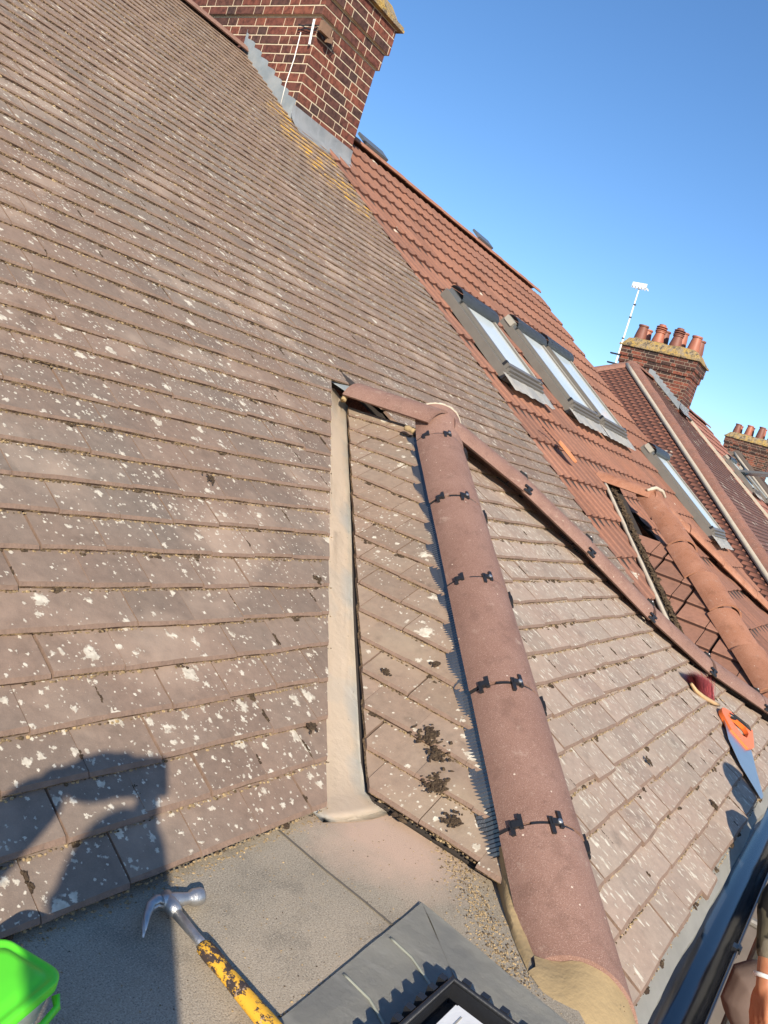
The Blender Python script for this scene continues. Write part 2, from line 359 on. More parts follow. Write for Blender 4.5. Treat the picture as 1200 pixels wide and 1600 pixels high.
# ------------------------------------------------------------------ roof tiling
def frame_x(y0, z0, t, x0=0.0):          # slope rising towards +Y, courses along +X
    c = 1 / math.sqrt(1 + t * t); return (V((x0, y0, z0)), V((1, 0, 0)), V((0, c, t * c)), V((0, -t * c, c)))
def frame_side(x0, z0, t, y0, sgn=1):    # slope rising towards +X (sgn 1) or -X (sgn -1), courses along Y
    c = 1 / math.sqrt(1 + t * t)
    return (V((x0, y0, z0)), V((0, -sgn, 0)), V((sgn * c, 0, t * c)), V((-sgn * t * c, 0, c)))
def plain_tiles(dst, fr, u0, u1, rows, gauge, width, th, seed, group=None, clips=None, nu=3, jit=1.0, top0=.016, skip=None, lift_extra=.0):
    """every tile is its own slab; group(u, v)->key, clips[key]->planes"""
    O, U, W, N = fr; r = random.Random(seed); bms = {}
    ncol = int((u1 - u0) / width) + 2
    for i in range(rows):
        v0 = i * gauge; off = (0 if i % 2 else .5) * width
        for j in range(-1, ncol):
            ua = u0 + j * width + off + r.uniform(-1, 1) * .003 * jit; ub = ua + width - (.0010 + r.random() * .0016 * jit if r.random() < .7 else .0035)
            if ub < u0 or ua > u1: continue
            key = group((ua + ub) / 2, v0 + gauge / 2) if group else 0
            if key is None or (skip and skip(i, j)): continue
            bm = bms.setdefault(key, new_bm()); UL, CL = uvl(bm), coll(bm)
            dv = r.gauss(0, 1) * .0022 * jit; hl = r.gauss(0, 1) * .0007 * jit; hr = r.gauss(0, 1) * .0007 * jit
            slip = r.uniform(.004, .012) * jit if r.random() < .05 else 0
            sk = r.gauss(0, 1) * .0022 * jit; L = gauge * 1.28; camb = .0006 + r.random() * .0008
            bow = r.gauss(0, 1) * .0008; c = (r.random(), r.random() ** 2, r.random(), 1)
            vb = v0 + dv - slip
            def P(a, v, dh=0.0):
                uu = ua + (ub - ua) * a; x = 2 * a - 1
                h = top0 + lift_extra + hl * (1 - a) + hr * a + camb * (1 - x * x) - camb - th * v / gauge + bow * math.sin(v / gauge * 3)
                vv = vb + v + sk * (a - .5)
                return O + U * uu + W * vv + N * (h + dh), (uu, vv)
            vs = (0.0085, gauge * .5, L); top = []
            for v in vs: top.append([P(k / nu, v + (r.uniform(-1, 1) * .0012 * jit if v == vs[0] else 0)) for k in range(nu + 1)])
            e0 = [P(k / nu, r.uniform(-.0012, .0012) * jit, -.0046 - r.random() * .0016) for k in range(nu + 1)]     # worn arris
            e1 = [P(k / nu, .0008, -th) for k in range(nu + 1)]
            rowsP = [e1, e0] + top; G = [[bm.verts.new(p[0]) for p in row] for row in rowsP]
            for a in range(len(G) - 1):
                for b in range(nu):
                    f = bm.faces.new((G[a][b], G[a][b + 1], G[a + 1][b + 1], G[a + 1][b])); f.smooth = a >= 2
                    f.material_index = 1 if a == 0 else 3 if a == 1 else 0
                    q = (rowsP[a][b][1], rowsP[a][b + 1][1], rowsP[a + 1][b + 1][1], rowsP[a + 1][b][1])
                    for l, t in zip(f.loops, q): l[UL].uv = t; l[CL] = c
            # sides, back and underside close the slab
            und = [bm.verts.new(P(0, L, -th)[0]), bm.verts.new(P(1, L, -th)[0])]
            for vsq, m in (([G[k][0] for k in range(len(G) - 1, -1, -1)] + [], 1), ([G[k][nu] for k in range(len(G))], 1)):
                left = vsq[0] is G[-1][0]
                poly = ([und[0]] + vsq) if left else (vsq + [und[1]])
                f = bm.faces.new(poly); f.material_index = 3
                for l in f.loops: l[CL] = c
            f = bm.faces.new([G[0][k] for k in range(nu, -1, -1)] + [und[0], und[1]]); f.material_index = 1
            f = bm.faces.new([und[1], und[0]] + [G[-1][k] for k in range(nu + 1)]); f.material_index = 1
    for k, bm in bms.items():
        if clips and clips.get(k): clipbm(bm, clips[k])
        merge_bm(dst, bm)
def strip_tiles(dst, fr, u0, u1, rows, gauge, prof, step, tile_w, th, seed, clips=None, group=None, base=.0):
    """interlocking tiles: each course a profiled strip split into tiles; prof(u) is the height of the profile"""
    O, U, W, N = fr; r = random.Random(seed); bms = {}
    n = int((u1 - u0) / step)
    for i in range(rows):
        jit = {}
        v0 = i * gauge; us = [u0 + k * step for k in range(n + 1)]
        for k in range(n):
            ua, ub = us[k], us[k + 1]; tid = int((ua + 1e-6 - u0 + (i % 2) * 0.0) / tile_w)
            key = group((ua + ub) / 2, v0 + gauge / 2) if group else 0
            if key is None: continue
            bm = bms.setdefault(key, new_bm()); UL, CL = uvl(bm), coll(bm)
            if tid not in jit: jit[tid] = (r.random(), r.random() ** 2, r.gauss(0, 1) * .0022, r.gauss(0, 1) * .0012)
            c0, c1, dv, dh = jit[tid]; c = (c0, c1, r.random(), 1)
            def P(u, v, drop=0.): return O + U * u + W * (v0 + v + dv) + N * (base + prof(u) + dh - drop - th * v / gauge)
            vs = ((.0, th * .98), (.0, .004), (.006, 0), (gauge * .5, 0), (gauge * 1.12, 0))
            if prof(ua) > prof(ub) * 1.0 + 1: pass
            A = [bm.verts.new(P(ua, *q)) for q in vs]; B = [bm.verts.new(P(ub, *q)) for q in vs]
            for a in range(4):
                f = bm.faces.new((A[a], B[a], B[a + 1], A[a + 1])); f.material_index = 1 if a == 0 else 0; f.smooth = False
                q = ((ua, v0 + vs[a][0]), (ub, v0 + vs[a][0]), (ub, v0 + vs[a + 1][0]), (ua, v0 + vs[a + 1][0]))
                for l, t in zip(f.loops, q): l[UL].uv = t; l[CL] = c
    for k, bm in bms.items():
        bmesh.ops.remove_doubles(bm, verts=bm.verts[:], dist=1e-5)
        if clips and clips.get(k):
            for co, no in clips[k]: bmesh.ops.bisect_plane(bm, geom=bm.verts[:] + bm.edges[:] + bm.faces[:], dist=1e-5, plane_co=co, plane_no=no, clear_outer=True)
        merge_bm(dst, bm)
def deck(bm, fr, poly, mi=2, off=-.022, th=.03):
    """flat backing under tiles: poly in (u, v)"""
    O, U, W, N = fr; prism(bm, [O + U * u + W * v + N * (off - th) for u, v in poly], N, th, mi)

# ------------------------------------------------------------------ ridge and hip tiles
def ridge_frame(A, B):
    h = (B - A).normalized(); n = (V((0, 0, 1)) - h * h.z).normalized(); return h, n, h.cross(n)
def ridge_tile(A, B, rad, phi, mat, parent, name='ridge_tile', wall=.013, seed=0, cut=None, na=18, nl=6, label=None):
    h, n, s = ridge_frame(A, B); L = (B - A).length; bm = new_bm(); r = random.Random(seed)
    def P(t, f, q): return A + h * t + s * (q * math.sin(f)) + n * (q * math.cos(f) - rad)
    out, inn = [], []
    for i in range(nl + 1):
        t = L * i / nl; w_ = r.uniform(-.0006, .0006)
        out.append([P(t, -phi + 2 * phi * k / na, rad + w_) for k in range(na + 1)]); inn.append([P(t, -phi + 2 * phi * k / na, rad - wall) for k in range(na + 1)])
    g1 = sheet(bm, out, 0); g2 = sheet(bm, [row[::-1] for row in inn], 0)
    for i in range(nl):
        addface(bm, [g1[i][0], g1[i + 1][0], g2[i + 1][-1], g2[i][-1]]); addface(bm, [g1[i + 1][-1], g1[i][-1], g2[i][0], g2[i + 1][0]])
    for k in range(na):
        addface(bm, [g1[0][k + 1], g1[0][k], g2[0][na - k], g2[0][na - k - 1]]); addface(bm, [g1[-1][k], g1[-1][k + 1], g2[-1][na - k - 1], g2[-1][na - k]])
    if cut: clipbm(bm, cut)
    o = obj(name, bm, mat, parent, auto=40)
    if label: o['label'] = label
    return o
def arc_box(bm, A, h, n, s, rad, t0, t1, f0, f1, r0, r1, mi=0, k=3):
    rows_o = []; rows_i = []
    for i in range(k + 1):
        f = f0 + (f1 - f0) * i / k; d = s * math.sin(f) + n * math.cos(f)
        rows_o.append([A + h * t + d * r1 - n * rad for t in (t0, t1)]); rows_i.append([A + h * t + d * r0 - n * rad for t in (t0, t1)])
    for i in range(k):
        hexa(bm, [rows_i[i][0], rows_i[i][1], rows_i[i + 1][1], rows_i[i + 1][0], rows_o[i][0], rows_o[i][1], rows_o[i + 1][1], rows_o[i + 1][0]], mi)
def joint_clip(C, h, n, s, rad, parent, sd=1):
    """black ridge union: seal strip in the joint, H-shaped clamps over it, one with a screw"""
    D = lambda a: math.radians(a * sd); bm = new_bm(); wd = V((0, 0, 0))
    arc_box(bm, C, h, n, s, rad, -.0032, .0032, D(64), D(50), rad - .010, rad + .0030)
    def clamp(bm, f, w, lng, sl):
        for d in (-w, w): arc_box(bm, C, h, n, s, rad, -lng + sl * d, lng + sl * d, D(f + d - 2.2), D(f + d + 2.2), rad + .0005, rad + .0100, k=1)
        arc_box(bm, C, h, n, s, rad, -.0075, .0075, D(f - w), D(f + w), rad + .0005, rad + .0120, k=3)
    clamp(bm, 43, 4.6, .017, .0012); arc_box(bm, C, h, n, s, rad, -.0028, .0028, D(28), D(8), rad - .010, rad + .0030); clamp(bm, 2, 5.4, .021, .0016)
    arc_box(bm, C, h, n, s, rad, -.0022, .0022, D(-8), D(-24), rad - .010, rad + .0012)
    o = obj('ridge_clip', bm, m_black, parent)
    bm = new_bm(); clamp(bm, -58, 5, .022, 0); obj('ridge_clip', bm, m_black, parent)
    bs = new_bm(); d = s * math.sin(D(-1)) + n * math.cos(D(-1)); lathe(bs, C + d * (rad + .0115) - n * rad, d, [(0, .0060), (.003, .0060), (.0045, .0038), (.0046, .0008)], 12)
    obj('screw', bs, m_steel, parent, auto=40)
    return o
def pleats(A, B, side, mat, parent, rad, wid=.05, seed=0, period=.011, rise=.078, fall=.44, gap=None):
    """the concertina edge of the ventilated hip roll, draped from under the ridge tiles on to the roof tiles"""
    h, n, s = ridge_frame(A, B); L = (B - A).length; bm = new_bm(); rows = []
    k = int(L / (period / 2))
    for i in range(k + 1):
        t = L * i / k
        if gap and not gap(t): rows.append(None); continue
        z = .0026 if i % 2 else -.0026; wob = .005 * math.sin(t * 13 + seed) + .006 * noise.noise(V((t * 9, seed, 0))); row = []
        for q in (0, .35, .7, 1.0):
            d = .078 + (wid + wob) * q; low = -rise - fall * d + .024; hgt = low + .030 * (1 - q) ** 1.6
            row.append(A + h * t + s * (side * d) + n * (hgt + z * (1 if q else .4) + .003 * noise.noise(V((t * 17, q * 2, seed)))))
        rows.append(row)
    seg = []; s0 = 0
    for ri, row in enumerate(rows + [None]):
        if row is None:
            if len(seg) > 1:
                g = sheet(bm, seg)
                bm.faces.ensure_lookup_table()
            seg = []
        else: seg.append(row)
    bm.faces.ensure_lookup_table()
    for f in bm.faces:
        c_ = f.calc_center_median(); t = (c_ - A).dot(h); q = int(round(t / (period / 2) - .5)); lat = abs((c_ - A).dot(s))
        if q % 2 == 0 and lat > .083 and noise.noise(V((t * 5.5, seed, 0))) + .25 * noise.noise(V((t * 40, 1, seed))) > -.02 - .10 * min(t, 1.5): f.material_index = 1  # alternate faces take the painted glint tone
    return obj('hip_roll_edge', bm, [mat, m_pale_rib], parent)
def mortar_lump(name, pts, rads, mat, parent, seed=0, seg=9):
    bm = new_bm(); r = random.Random(seed); P = [V(p) for p in pts]; fine, fr_ = [], []
    for i in range(len(P) - 1):
        for k in range(6):
            t = k / 6; fine.append(P[i].lerp(P[i + 1], t)); fr_.append(rads[i] * (1 - t) + rads[i + 1] * t)
    fine.append(P[-1]); fr_.append(rads[-1])
    tube(bm, fine, fr_, seg)
    for v in bm.verts: v.co += V((noise.noise(v.co * 60 + V((seed, 0, 0))), noise.noise(v.co * 60 + V((0, seed, 9))), noise.noise(v.co * 60))) * .004
    return obj(name, bm, mat, parent, smooth=True)

# ------------------------------------------------------------------ ground
bm = new_bm(); sheet(bm, [[(-300, y, GZ), (500, y, GZ)] for y in (-300, 400)]); gr = kind(obj('ground', bm, m_ground), 'structure')

# ------------------------------------------------------------------ the house being repaired
RIDGE_Y = 5.88; PARTY = 5.40
house = empty('brick_house', (2.6, 4.0, GZ), 'brown tiled house in the foreground with lichen spotted roof and new hip tiles', 'house')
GA = .0985                                                     # course height of the main slope
fm = frame_x(.842, TM * .842 + CM - .004, TM)
ROWS = int((RIDGE_Y - .842) * math.sqrt(1 + TM * TM) / GA)
YA = 2.255                                                     # where the bay ridge runs into the slope
cy = fm[2].y
def main_group(u, v):
    y = .842 + v * cy
    if y > YA - .02: return 'top'
    lim = 1.554 + (y - .848) / 1.049 + .03; lim2 = 2 * PX - lim + .05
    if u < lim + .1 and u < PX: return 'left'
    if u > lim2 - .1 and u > PX: return 'right'
    return None
LCUT = vplane((1.538, .864), (2.868, 2.249), (0.5, 2.0)); RCUT = vplane((2 * PX - 1.554, .848), (2 * PX - 2.879 , 2.238), (5.3, 2.0))
PCUT = (V((PARTY, 0, 0)), V((1, 0, 0))); TOPL = (V((0, RIDGE_Y - .02, 0)), V((0, 1, 0)))
bm = new_bm()
plain_tiles(bm, fm, -.45, PARTY + .1, ROWS + 1, GA, .166, .0128, 11, main_group, {'top': [PCUT, TOPL], 'left': [LCUT], 'right': [PCUT, RCUT]}, nu=3)
deck(bm, fm, [(-.6, 0.02), (1.50, .02), (2.86, 1.70), (3.09, 1.70), (4.5, .02), (PARTY, .02), (PARTY, (RIDGE_Y - .842) / cy), (-.6, (RIDGE_Y - .842) / cy)])
main_roof = obj('main_roof', bm, [m_tile, m_grit, m_under, m_arris], house, auto=24)
# back slope and walls (never seen from here, but they are the house)
bm = new_bm(); RZ = TM * RIDGE_Y + CM
sheet(bm, [[(x, y, RZ - TM * (y - RIDGE_Y)) for x in (-.6, PARTY)] for y in (RIDGE_Y, RIDGE_Y + 5)], 0, (.5, .3, .5), [[(x, v) for x in (-.6, PARTY)] for v in (0, 6)])
obj('rear_roof', bm, [m_tile], house)
bm = new_bm(); box(bm, (-.5, .30, GZ), (PARTY - .02, RIDGE_Y * 2 - .3, -1.15)); box(bm, (1.9, .12, GZ), (4.6, .30, -1.2)); obj('wall', bm, m_wall, house)
# flat roof over the corner
bm = new_bm()
prism(bm, [(-.6, .10, -.93), (1.36, .10, -.93), (1.62, .36, -.93), (1.80, .60, -.93), (1.80, .92, -.93), (-.6, .92, -.93)], (0, 0, 1), .045)
flat_roof = obj('flat_roof', bm, m_felt, house)
bm = new_bm()
def lap(pts, wd=.0022, z=-.8835):
    for a, b in zip(pts, pts[1:]):
        a, b = V((*a, z)), V((*b, z)); d = (b - a).normalized(); q = V((-d.y, d.x, 0)) * wd
        prism(bm, [a - q, b - q, b + q, a + q], (0, 0, 1), .0016)
lap([(1.362, .842), (1.345, .70), (1.338, .60), (1.33, .525)]); 
obj('felt_lap', bm, simple('felt_lap_bitumen', (.12, .105, .085), .9), flat_roof)
# fascia of the flat roof
bm = new_bm(); box(bm, (-.6, .07, -1.14), (1.45, .098, -.895)); obj('fascia', bm, m_white, house)

# the bay: side facets and hipped front
fsd = frame_side(1.662, PZ - TS * (PX - 1.662) - .004, TS, 2.32, 1)
bm = new_bm(); srow = int(1.32 * math.sqrt(1 + TS * TS) / .1001) + 1
FCUT = vplane((1.683 - .02, .827), (3.033 - .02, 2.227), (2.4, 1.2))
HA = vplane((PX, PY), (PX - 1 / TS, PY - 1 / TF), (2.0, 1.6)); HB = vplane((PX, PY), (PX + 1 / TS, PY - 1 / TF), (4.2, 1.6))
RX = (V((PX, 0, 0)), V((1, 0, 0))); EY = (V((0, .10, 0)), V((0, -1, 0)))
plain_tiles(bm, fsd, -.1, 2.2, srow, .1001, .166, .0120, 23, None, {0: [FCUT, HA, RX]}, nu=3, jit=1.1)
deck(bm, fsd, [(1.48, 0), (1.80, 0), (.60, 1.54), (.1, 1.54)])
bay_side = obj('bay_side_roof', bm, [m_tile_bay, m_grit, m_under, m_arris], house, auto=24)
fsr = frame_side(2 * PX - 1.662, PZ - TS * (PX - 1.662) - .004, TS, .1, -1)
bm = new_bm(); RC2 = vplane((2 * PX - 1.663, .827), (2 * PX - 3.013, 2.227), (2 * PX - 2.4, 1.2))
plain_tiles(bm, fsr, 0, 2.3, srow, .1001, .166, .013, 29, None, {0: [RC2, HB, (V((PX, 0, 0)), V((-1, 0, 0)))]}, nu=1)
deck(bm, fsr, [(.42, 0), (.74, 0), (2.12, 1.54), (1.62, 1.54)])
obj('bay_side_roof', bm, [m_tile_bay, m_grit, m_under, m_arris], house)
ffr = frame_x(.141, TF * .141 + PZ - TF * PY, TF)
# hip 2 measured on the slope: slightly bell-cast towards the eave
H2 = [(PX, PY), (4.10, .66), (4.95, .135)]
HB1 = vplane((3.30, 1.72), (4.13, .66), (3.0, .6)); HB2 = vplane(H2[1], H2[2], (3.0, .3)); HAf = vplane((PX, PY), (PX - 1 / TS, PY - 1 / TF), (3.0, .6))
bm = new_bm(); frow = int((PY - .141) * math.sqrt(1 + TF * TF) / .0987) + 1
def fg(u, v): return 'up' if .141 + v * ffr[2].y > .66 else 'low'
plain_tiles(bm, ffr, 1.2, 5.1, frow, .0987, .1655, .0125, 31, fg, {'up': [HAf, HB1], 'low': [HAf, HB2]}, nu=3, jit=1.25)
deck(bm, ffr, [(1.46, 0), (4.94, 0), (4.10, .6), (PX, 1.86)], off=-.03)
bay_front = obj('bay_front_roof', bm, [m_tile_front, m_grit, m_under, m_arris], house, auto=24)

# valley lead, from under the main tiles to under the bay tiles
LE = [(2.93, 2.29), (2.686, 2.035), (2.425, 1.786), (2.223, 1.576), (2.013, 1.350), (1.847, 1.180), (1.711, 1.033), (1.624, .940), (1.554, .862)]
RE = [(3.05, 2.245), (2.80, 1.99), (2.56, 1.74), (2.36, 1.535), (2.14, 1.310), (1.985, 1.145), (1.85, 1.005), (1.76, .912), (1.69, .835)]
rows, uvs = [], []
for i, (a, b) in enumerate(zip(LE, RE)):
    za = TM * a[1] + CM - .010; zb = PZ - TS * (PX - b[0]) - .040; row, ur = [], []
    ax, ay = a[0] - .035, a[1] + .035
    for k in range(9):
        t = k / 8; x, y = ax + (b[0] - ax) * t, ay + (b[1] - ay) * t
        z = za + (zb - za) * t - .010 * math.sin(math.pi * t) + .003 * noise.noise(V((x * 9, y * 9, 0)))
        row.append((x, y, max(z, -.873) + (.006 if k in (0,) else 0))); ur.append((t, i))
    rows.append(row); uvs.append(ur)
foot = []
for fl, zz in ((0, -.8745), (.35, -.8800), (1.0, -.8825)):
    row = []
    for k in range(9):
        t = k / 8; p = V((1.492, .868, 0)).lerp(V((1.716, .818, 0)), t) + V((-.010, -.052, 0)) * fl * (1 + .6 * math.sin(t * 2.9)) + V((.060 * t * fl, .012 * t * fl, 0)); row.append((p.x, p.y, zz + .0010 * noise.noise(V((t * 6, fl * 3, 0)))))
    foot.append(row)
bm = new_bm(); allr = (rows + foot)[::-1]; uu = (uvs + [[(k / 8, 9 + q) for k in range(9)] for q in range(3)])[::-1]; sheet(bm, allr, 0, None, uu)
bmesh.ops.solidify(bm, geom=bm.faces[:], thickness=.003)
obj('valley_lead', bm, m_lead_v, house, smooth=True)
bm = new_bm(); er = []
for i, b in enumerate(RE[1:-2], 1):
    zb = PZ - TS * (PX - b[0]); er.append([(b[0] - .004, b[1] + .004, max(zb - .050, -.884)), (b[0] - .002, b[1] + .002, zb + .000)])
sheet(bm, er); obj('gap_shade_strip', bm, m_under, house)  # dark strip put in as the shade of the void below the bay tiles
# dark sheet painting the gap's shade, and lead slip at the head of the valley
bm = new_bm(); prism(bm, [(2.86, 2.25, .078), (2.93, 2.30, .122), (3.02, 2.235, .095), (2.985, 2.13, .030)], (0, -.3, .95), .004); obj('valley_head_lead', bm, m_lead_step, house)
bm = new_bm(); prism(bm, [(2.90, 2.315, .138), (2.985, 2.30, .132), (3.03, 2.20, .090), (3.0, 2.165, .074), (2.945, 2.245, .1)], (0, -.4, .9), .005); obj('valley_head_gap_shade', bm, m_under, house)
for i, (a, b, r0) in enumerate([((2.92, 2.30, .128), (3.01, 2.20, .085), .007), ((2.94, 2.31, .136), (3.02, 2.22, .094), .005)]):
    mortar_lump('broken_mortar', [a, b], [r0, r0 * .7], m_grit, house, i)

# hip and ridge tiles: 450 mm units butt-jointed with clips
RAD, PHI, TL = .119, math.radians(66), .455
RISE = .078
P0 = V((PX + .019, PY - .018, PZ + RISE))
HD1 = V((-1 / TS, -1 / TF, -1)).normalized()
starts = [-.065, .140, .595 - .0, 1.05, 1.505, 1.96]
K = .455 / .1334
js = [.04206, .18066, .31969, .4513, .57573]                    # joints measured along the hip
js = [j * K for j in js]
h, n, s = ridge_frame(P0, P0 + HD1)
tiles_at = [(-.075, js[0])] + list(zip(js, js[1:])) + [(js[-1], js[-1] + .415)]
ECUT = [vplane((1.500, .330), (1.612, .110), (2.4, 1.0))]
hip_tiles = []
for i, (a, b) in enumerate(tiles_at):
    lift = n * (.000, .004, .001, .005, .002, .0035)[i] + s * (.0, .003, -.002, .002, -.003, .001)[i]; last = i == len(tiles_at) - 1
    t = ridge_tile(P0 + HD1 * (a + .0045) + lift + (n * .032 if i == 0 else V()), P0 + HD1 * (b - .0045 + (.40 if last else 0)) + lift, RAD, PHI, m_ridge, house, 'hip_tile', seed=i, cut=ECUT if last else None)
    hip_tiles.append(t)
SDIR = 1 if s.dot(V((-1, 1, 0))) > 0 else -1
for i, j in enumerate(js): joint_clip(P0 + HD1 * j, h, n, s, RAD, hip_tiles[i], SDIR)
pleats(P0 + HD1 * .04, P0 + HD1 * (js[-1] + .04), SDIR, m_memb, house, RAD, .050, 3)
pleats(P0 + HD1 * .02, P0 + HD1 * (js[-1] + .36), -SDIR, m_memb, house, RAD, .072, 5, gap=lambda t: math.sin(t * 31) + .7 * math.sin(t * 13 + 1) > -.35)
# hip 2 (to the far corner of the bay) with its own bell-cast bend
def on_front(x, y, dz=0.): return V((x, y, PZ - TF * (PY - y) + dz))
Q = [on_front(3.03, 1.715, .115), on_front(3.52, 1.36, .125), on_front(4.13, .69, .072), on_front(4.98, .165, .105)]
QL = [0]
for a, b in zip(Q, Q[1:]): QL.append(QL[-1] + (b - a).length)
def along(d):
    for i in range(3):
        if d <= QL[i + 1] or i == 2: return Q[i].lerp(Q[i + 1], (d - QL[i]) / (QL[i + 1] - QL[i]))
d = .02; total = QL[-1]; i = 0
while d < total - .1:
    e = min(d + TL, total); A, B = along(d + .003), along(e - .003)
    t = ridge_tile(A, B, RAD, PHI, m_ridge, house, 'hip_tile', seed=20 + i)
    if e < total - .05:
        hh, nn, ss = ridge_frame(A, B); joint_clip(along(e), hh, nn, ss, RAD, t, 1 if ss.dot(V((1, 1, 0))) > 0 else -1)
    d = e; i += 1
for a, b in zip(Q, Q[1:]):
    hh, nn, ss = ridge_frame(a, b); sd = 1 if ss.dot(V((-1, -1, 0))) > 0 else -1
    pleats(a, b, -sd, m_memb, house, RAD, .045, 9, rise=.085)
# the short ridge back to the main slope
A = V((PX + .01, 2.165, .108)); B = V((PX + .01, PY - .02, .104))
MUP = (V((0, 0, CM + .0)), V((0, -TM, 1)))
ridge_tile(A, B, RAD, PHI, m_ridge, house, 'ridge_tile', seed=40)
mortar_lump('mortar_bed', [(PX - .085, 2.160, .012), (PX - .060, 2.172, .045), (PX - .01, 2.18, .075), (PX + .06, 2.18, .070)], [.012, .014, .014, .010], m_mortar, house, 4)
mortar_lump('mortar_bed', [(PX - .10, 1.80, -.015), (PX - .10, 1.755, -.020)], [.010, .012], m_mortar, house, 5)
# mortar ring where the three lines meet
pts, rr = [], []
h, n, s = ridge_frame(P0, P0 + HD1)
for k in range(15):
    f = -PHI + 2 * PHI * k / 14; pts.append(P0 + n * .032 + HD1 * (-.076) + s * RAD * .995 * math.sin(f) + n * (RAD * .995 * math.cos(f) - RAD)); rr.append(.0055)
mortar_lump('mortar_joint', pts, rr, m_mortar_pale, house, 6, 7)
# mortar fillet closing the hip against the flat roof, and its struck end
def hipp(t, lat, up): return P0 + HD1 * t + s * (SDIR * lat) + n * up
bm = new_bm()
F1 = [(1.786, .538), (1.68, .468), (1.580, .400), (1.512, .345), (1.462, .300)]
def end_pt(f):                                                  # the cut end of the last tile in the plane of ECUT
    co, no = ECUT[0]; q = P0 + s * (math.sin(f) * RAD * .97) + n * (RAD * .97 * math.cos(f) - RAD); t = (co - q).dot(no) / HD1.dot(no); return q + HD1 * t
ang = [SDIR * PHI * (1 - 2 * k / 5) for k in range(6)]
top = [end_pt(a) for a in ang]; tE = (top[0] - P0).dot(HD1); top[0].z = max(top[0].z, -.876)
tt = [js[-1] + .03 + (tE - js[-1] - .03) * k / 4 for k in range(5)]
rowA = [V((x, y, -.884)) for x, y in F1]
rowB = [hipp(t, RAD * math.sin(PHI) - .004, RAD * (math.cos(PHI) - 1) + .004) for t in tt]
for q in rowB: q.z = max(q.z, -.874)
rowM = [a.lerp(b, .5) + V((-.008, .004, .003)) for a, b in zip(rowA, rowB)]
sheet(bm, [rowA, rowM, rowB])
lowpts = [V((1.462, .300, -.884)), V((1.424, .235, -.888)), V((1.42, .16, -.91)), V((1.46, .09, -.95)), V((1.53, .05, -1.0)), V((1.62, .05, -1.03))]
sheet(bm, [lowpts, [a.lerp(b, .5) + V((-.008, -.010, .004)) for a, b in zip(lowpts, top)], top])
for v in bm.verts: v.co += V((noise.noise(v.co * 22), noise.noise(v.co * 22 + V((5, 0, 0))), noise.noise(v.co * 22 + V((0, 5, 0))))) * .004
bmesh.ops.remove_doubles(bm, verts=bm.verts[:], dist=.004); bmesh.ops.subdivide_edges(bm, edges=bm.edges[:], cuts=2, use_grid_fill=True, smooth=.6)
obj('mortar_fillet', bm, m_mortar, house, smooth='fix')
mortar_lump('mortar_smear', [hipp(js[-1] + .40, -.125, -.10), hipp(js[-1] + .50, -.130, -.105), hipp(js[-1] + .56, -.12, -.10)], [.012, .017, .010], m_mortar_pale, house, 12)

# lead apron round the corner of the flat roof
def quadlead(name, pts, mat, parent, seed, nx=14, ny=8, amp=.0026):
    bm = new_bm(); a, b, c, d = [V(p) for p in pts]; rows = []
    for i in range(ny + 1):
        v = i / ny; rows.append([(a.lerp(b, u / nx)).lerp(d.lerp(c, u / nx), v) + V((0, 0, amp * noise.noise(V((u * .45, v * 2.2, seed))) + .0012 * noise.noise(V((u * 1.7, v * 5, seed)))))  for u in range(nx + 1)])
    sheet(bm, rows); bmesh.ops.solidify(bm, geom=bm.faces[:], thickness=.0035); return obj(name, bm, mat, parent, smooth='fix')
la = quadlead('lead_apron', [(.93, .375, -.876), (1.30, .375, -.875), (1.437, .526, -.877), (.93, .500, -.879)], m_lead, house, 1)
lb = quadlead('lead_apron', [(1.3005, .3745, -.874), (1.275, .12, -.876), (1.385, .12, -.880), (1.4375, .5255, -.876)], m_lead, house, 2, 8, 14)
m_seam = simple('lead_seam', (.34, .35, .28), .5, nscale=20)
for pts in ([(1.286, .503, -.8765), (1.275, .45, -.8750), (1.235, .375, -.8745)], [(1.135, .500, -.8770), (1.125, .44, -.8755), (1.09, .375, -.8750)]):
    P = [V(p) for p in pts]; fine = []
    for i in range(2):
        for k in range(5): fine.append(P[i].lerp(P[i + 1], k / 5))
    fine.append(P[2]); bm = new_bm(); tube(bm, fine, .0030, 7, flat=.6); obj('lead_weld_seam', bm, m_seam, la, smooth=True)

# main ridge
RT = V((0, RIDGE_Y, TM * RIDGE_Y + CM + .045)); x = -.5; i = 0
while x < 4.9:
    xb = min(x + TL, 5.0); ridge_tile(RT + V((x + .003, 0, 0)), RT + V((xb - .003, 0, 0)), .125, math.radians(62), m_ridge, house, 'ridge_tile', seed=60 + i, na=10, nl=1); x = xb; i += 1

# ------------------------------------------------------------------ chimneys
def brick_wall(bm, O, U, Wd, z0, z1, N, r, off=0, bl=.215, bh=.065, j=.010, proud=.004, mi=0):
    """bricks as slabs standing proud of the mortar; Flemish bond"""
    zc = z0; k = off; course = bh + j
    while zc < z1 - .02:
        zt = min(zc + bh, z1); x = -((k % 2) * .165 + 0.0); m = k
        while x < Wd - .001:
            ln = bl if m % 2 == 0 else .1025
            a, b = max(x, 0), min(x + ln, Wd)
            if b - a > .012:
                c = (r.random() ** 1.1, r.random(), r.random()); q = .0012
                pa = proud + r.uniform(-.0012, .0012)
                hexa(bm, [O + U * a + V((0, 0, zc)), O + U * b + V((0, 0, zc)), O + U * b + V((0, 0, zt)), O + U * a + V((0, 0, zt)),
                          O + U * (a + q) + N * pa + V((0, 0, zc + q)), O + U * (b - q) + N * pa + V((0, 0, zc + q)), O + U * (b - q) + N * pa + V((0, 0, zt - q)), O + U * (a + q) + N * pa + V((0, 0, zt - q))], mi, c, skip=(0,))
            x += ln + j; m += 1
        zc += course; k += 1
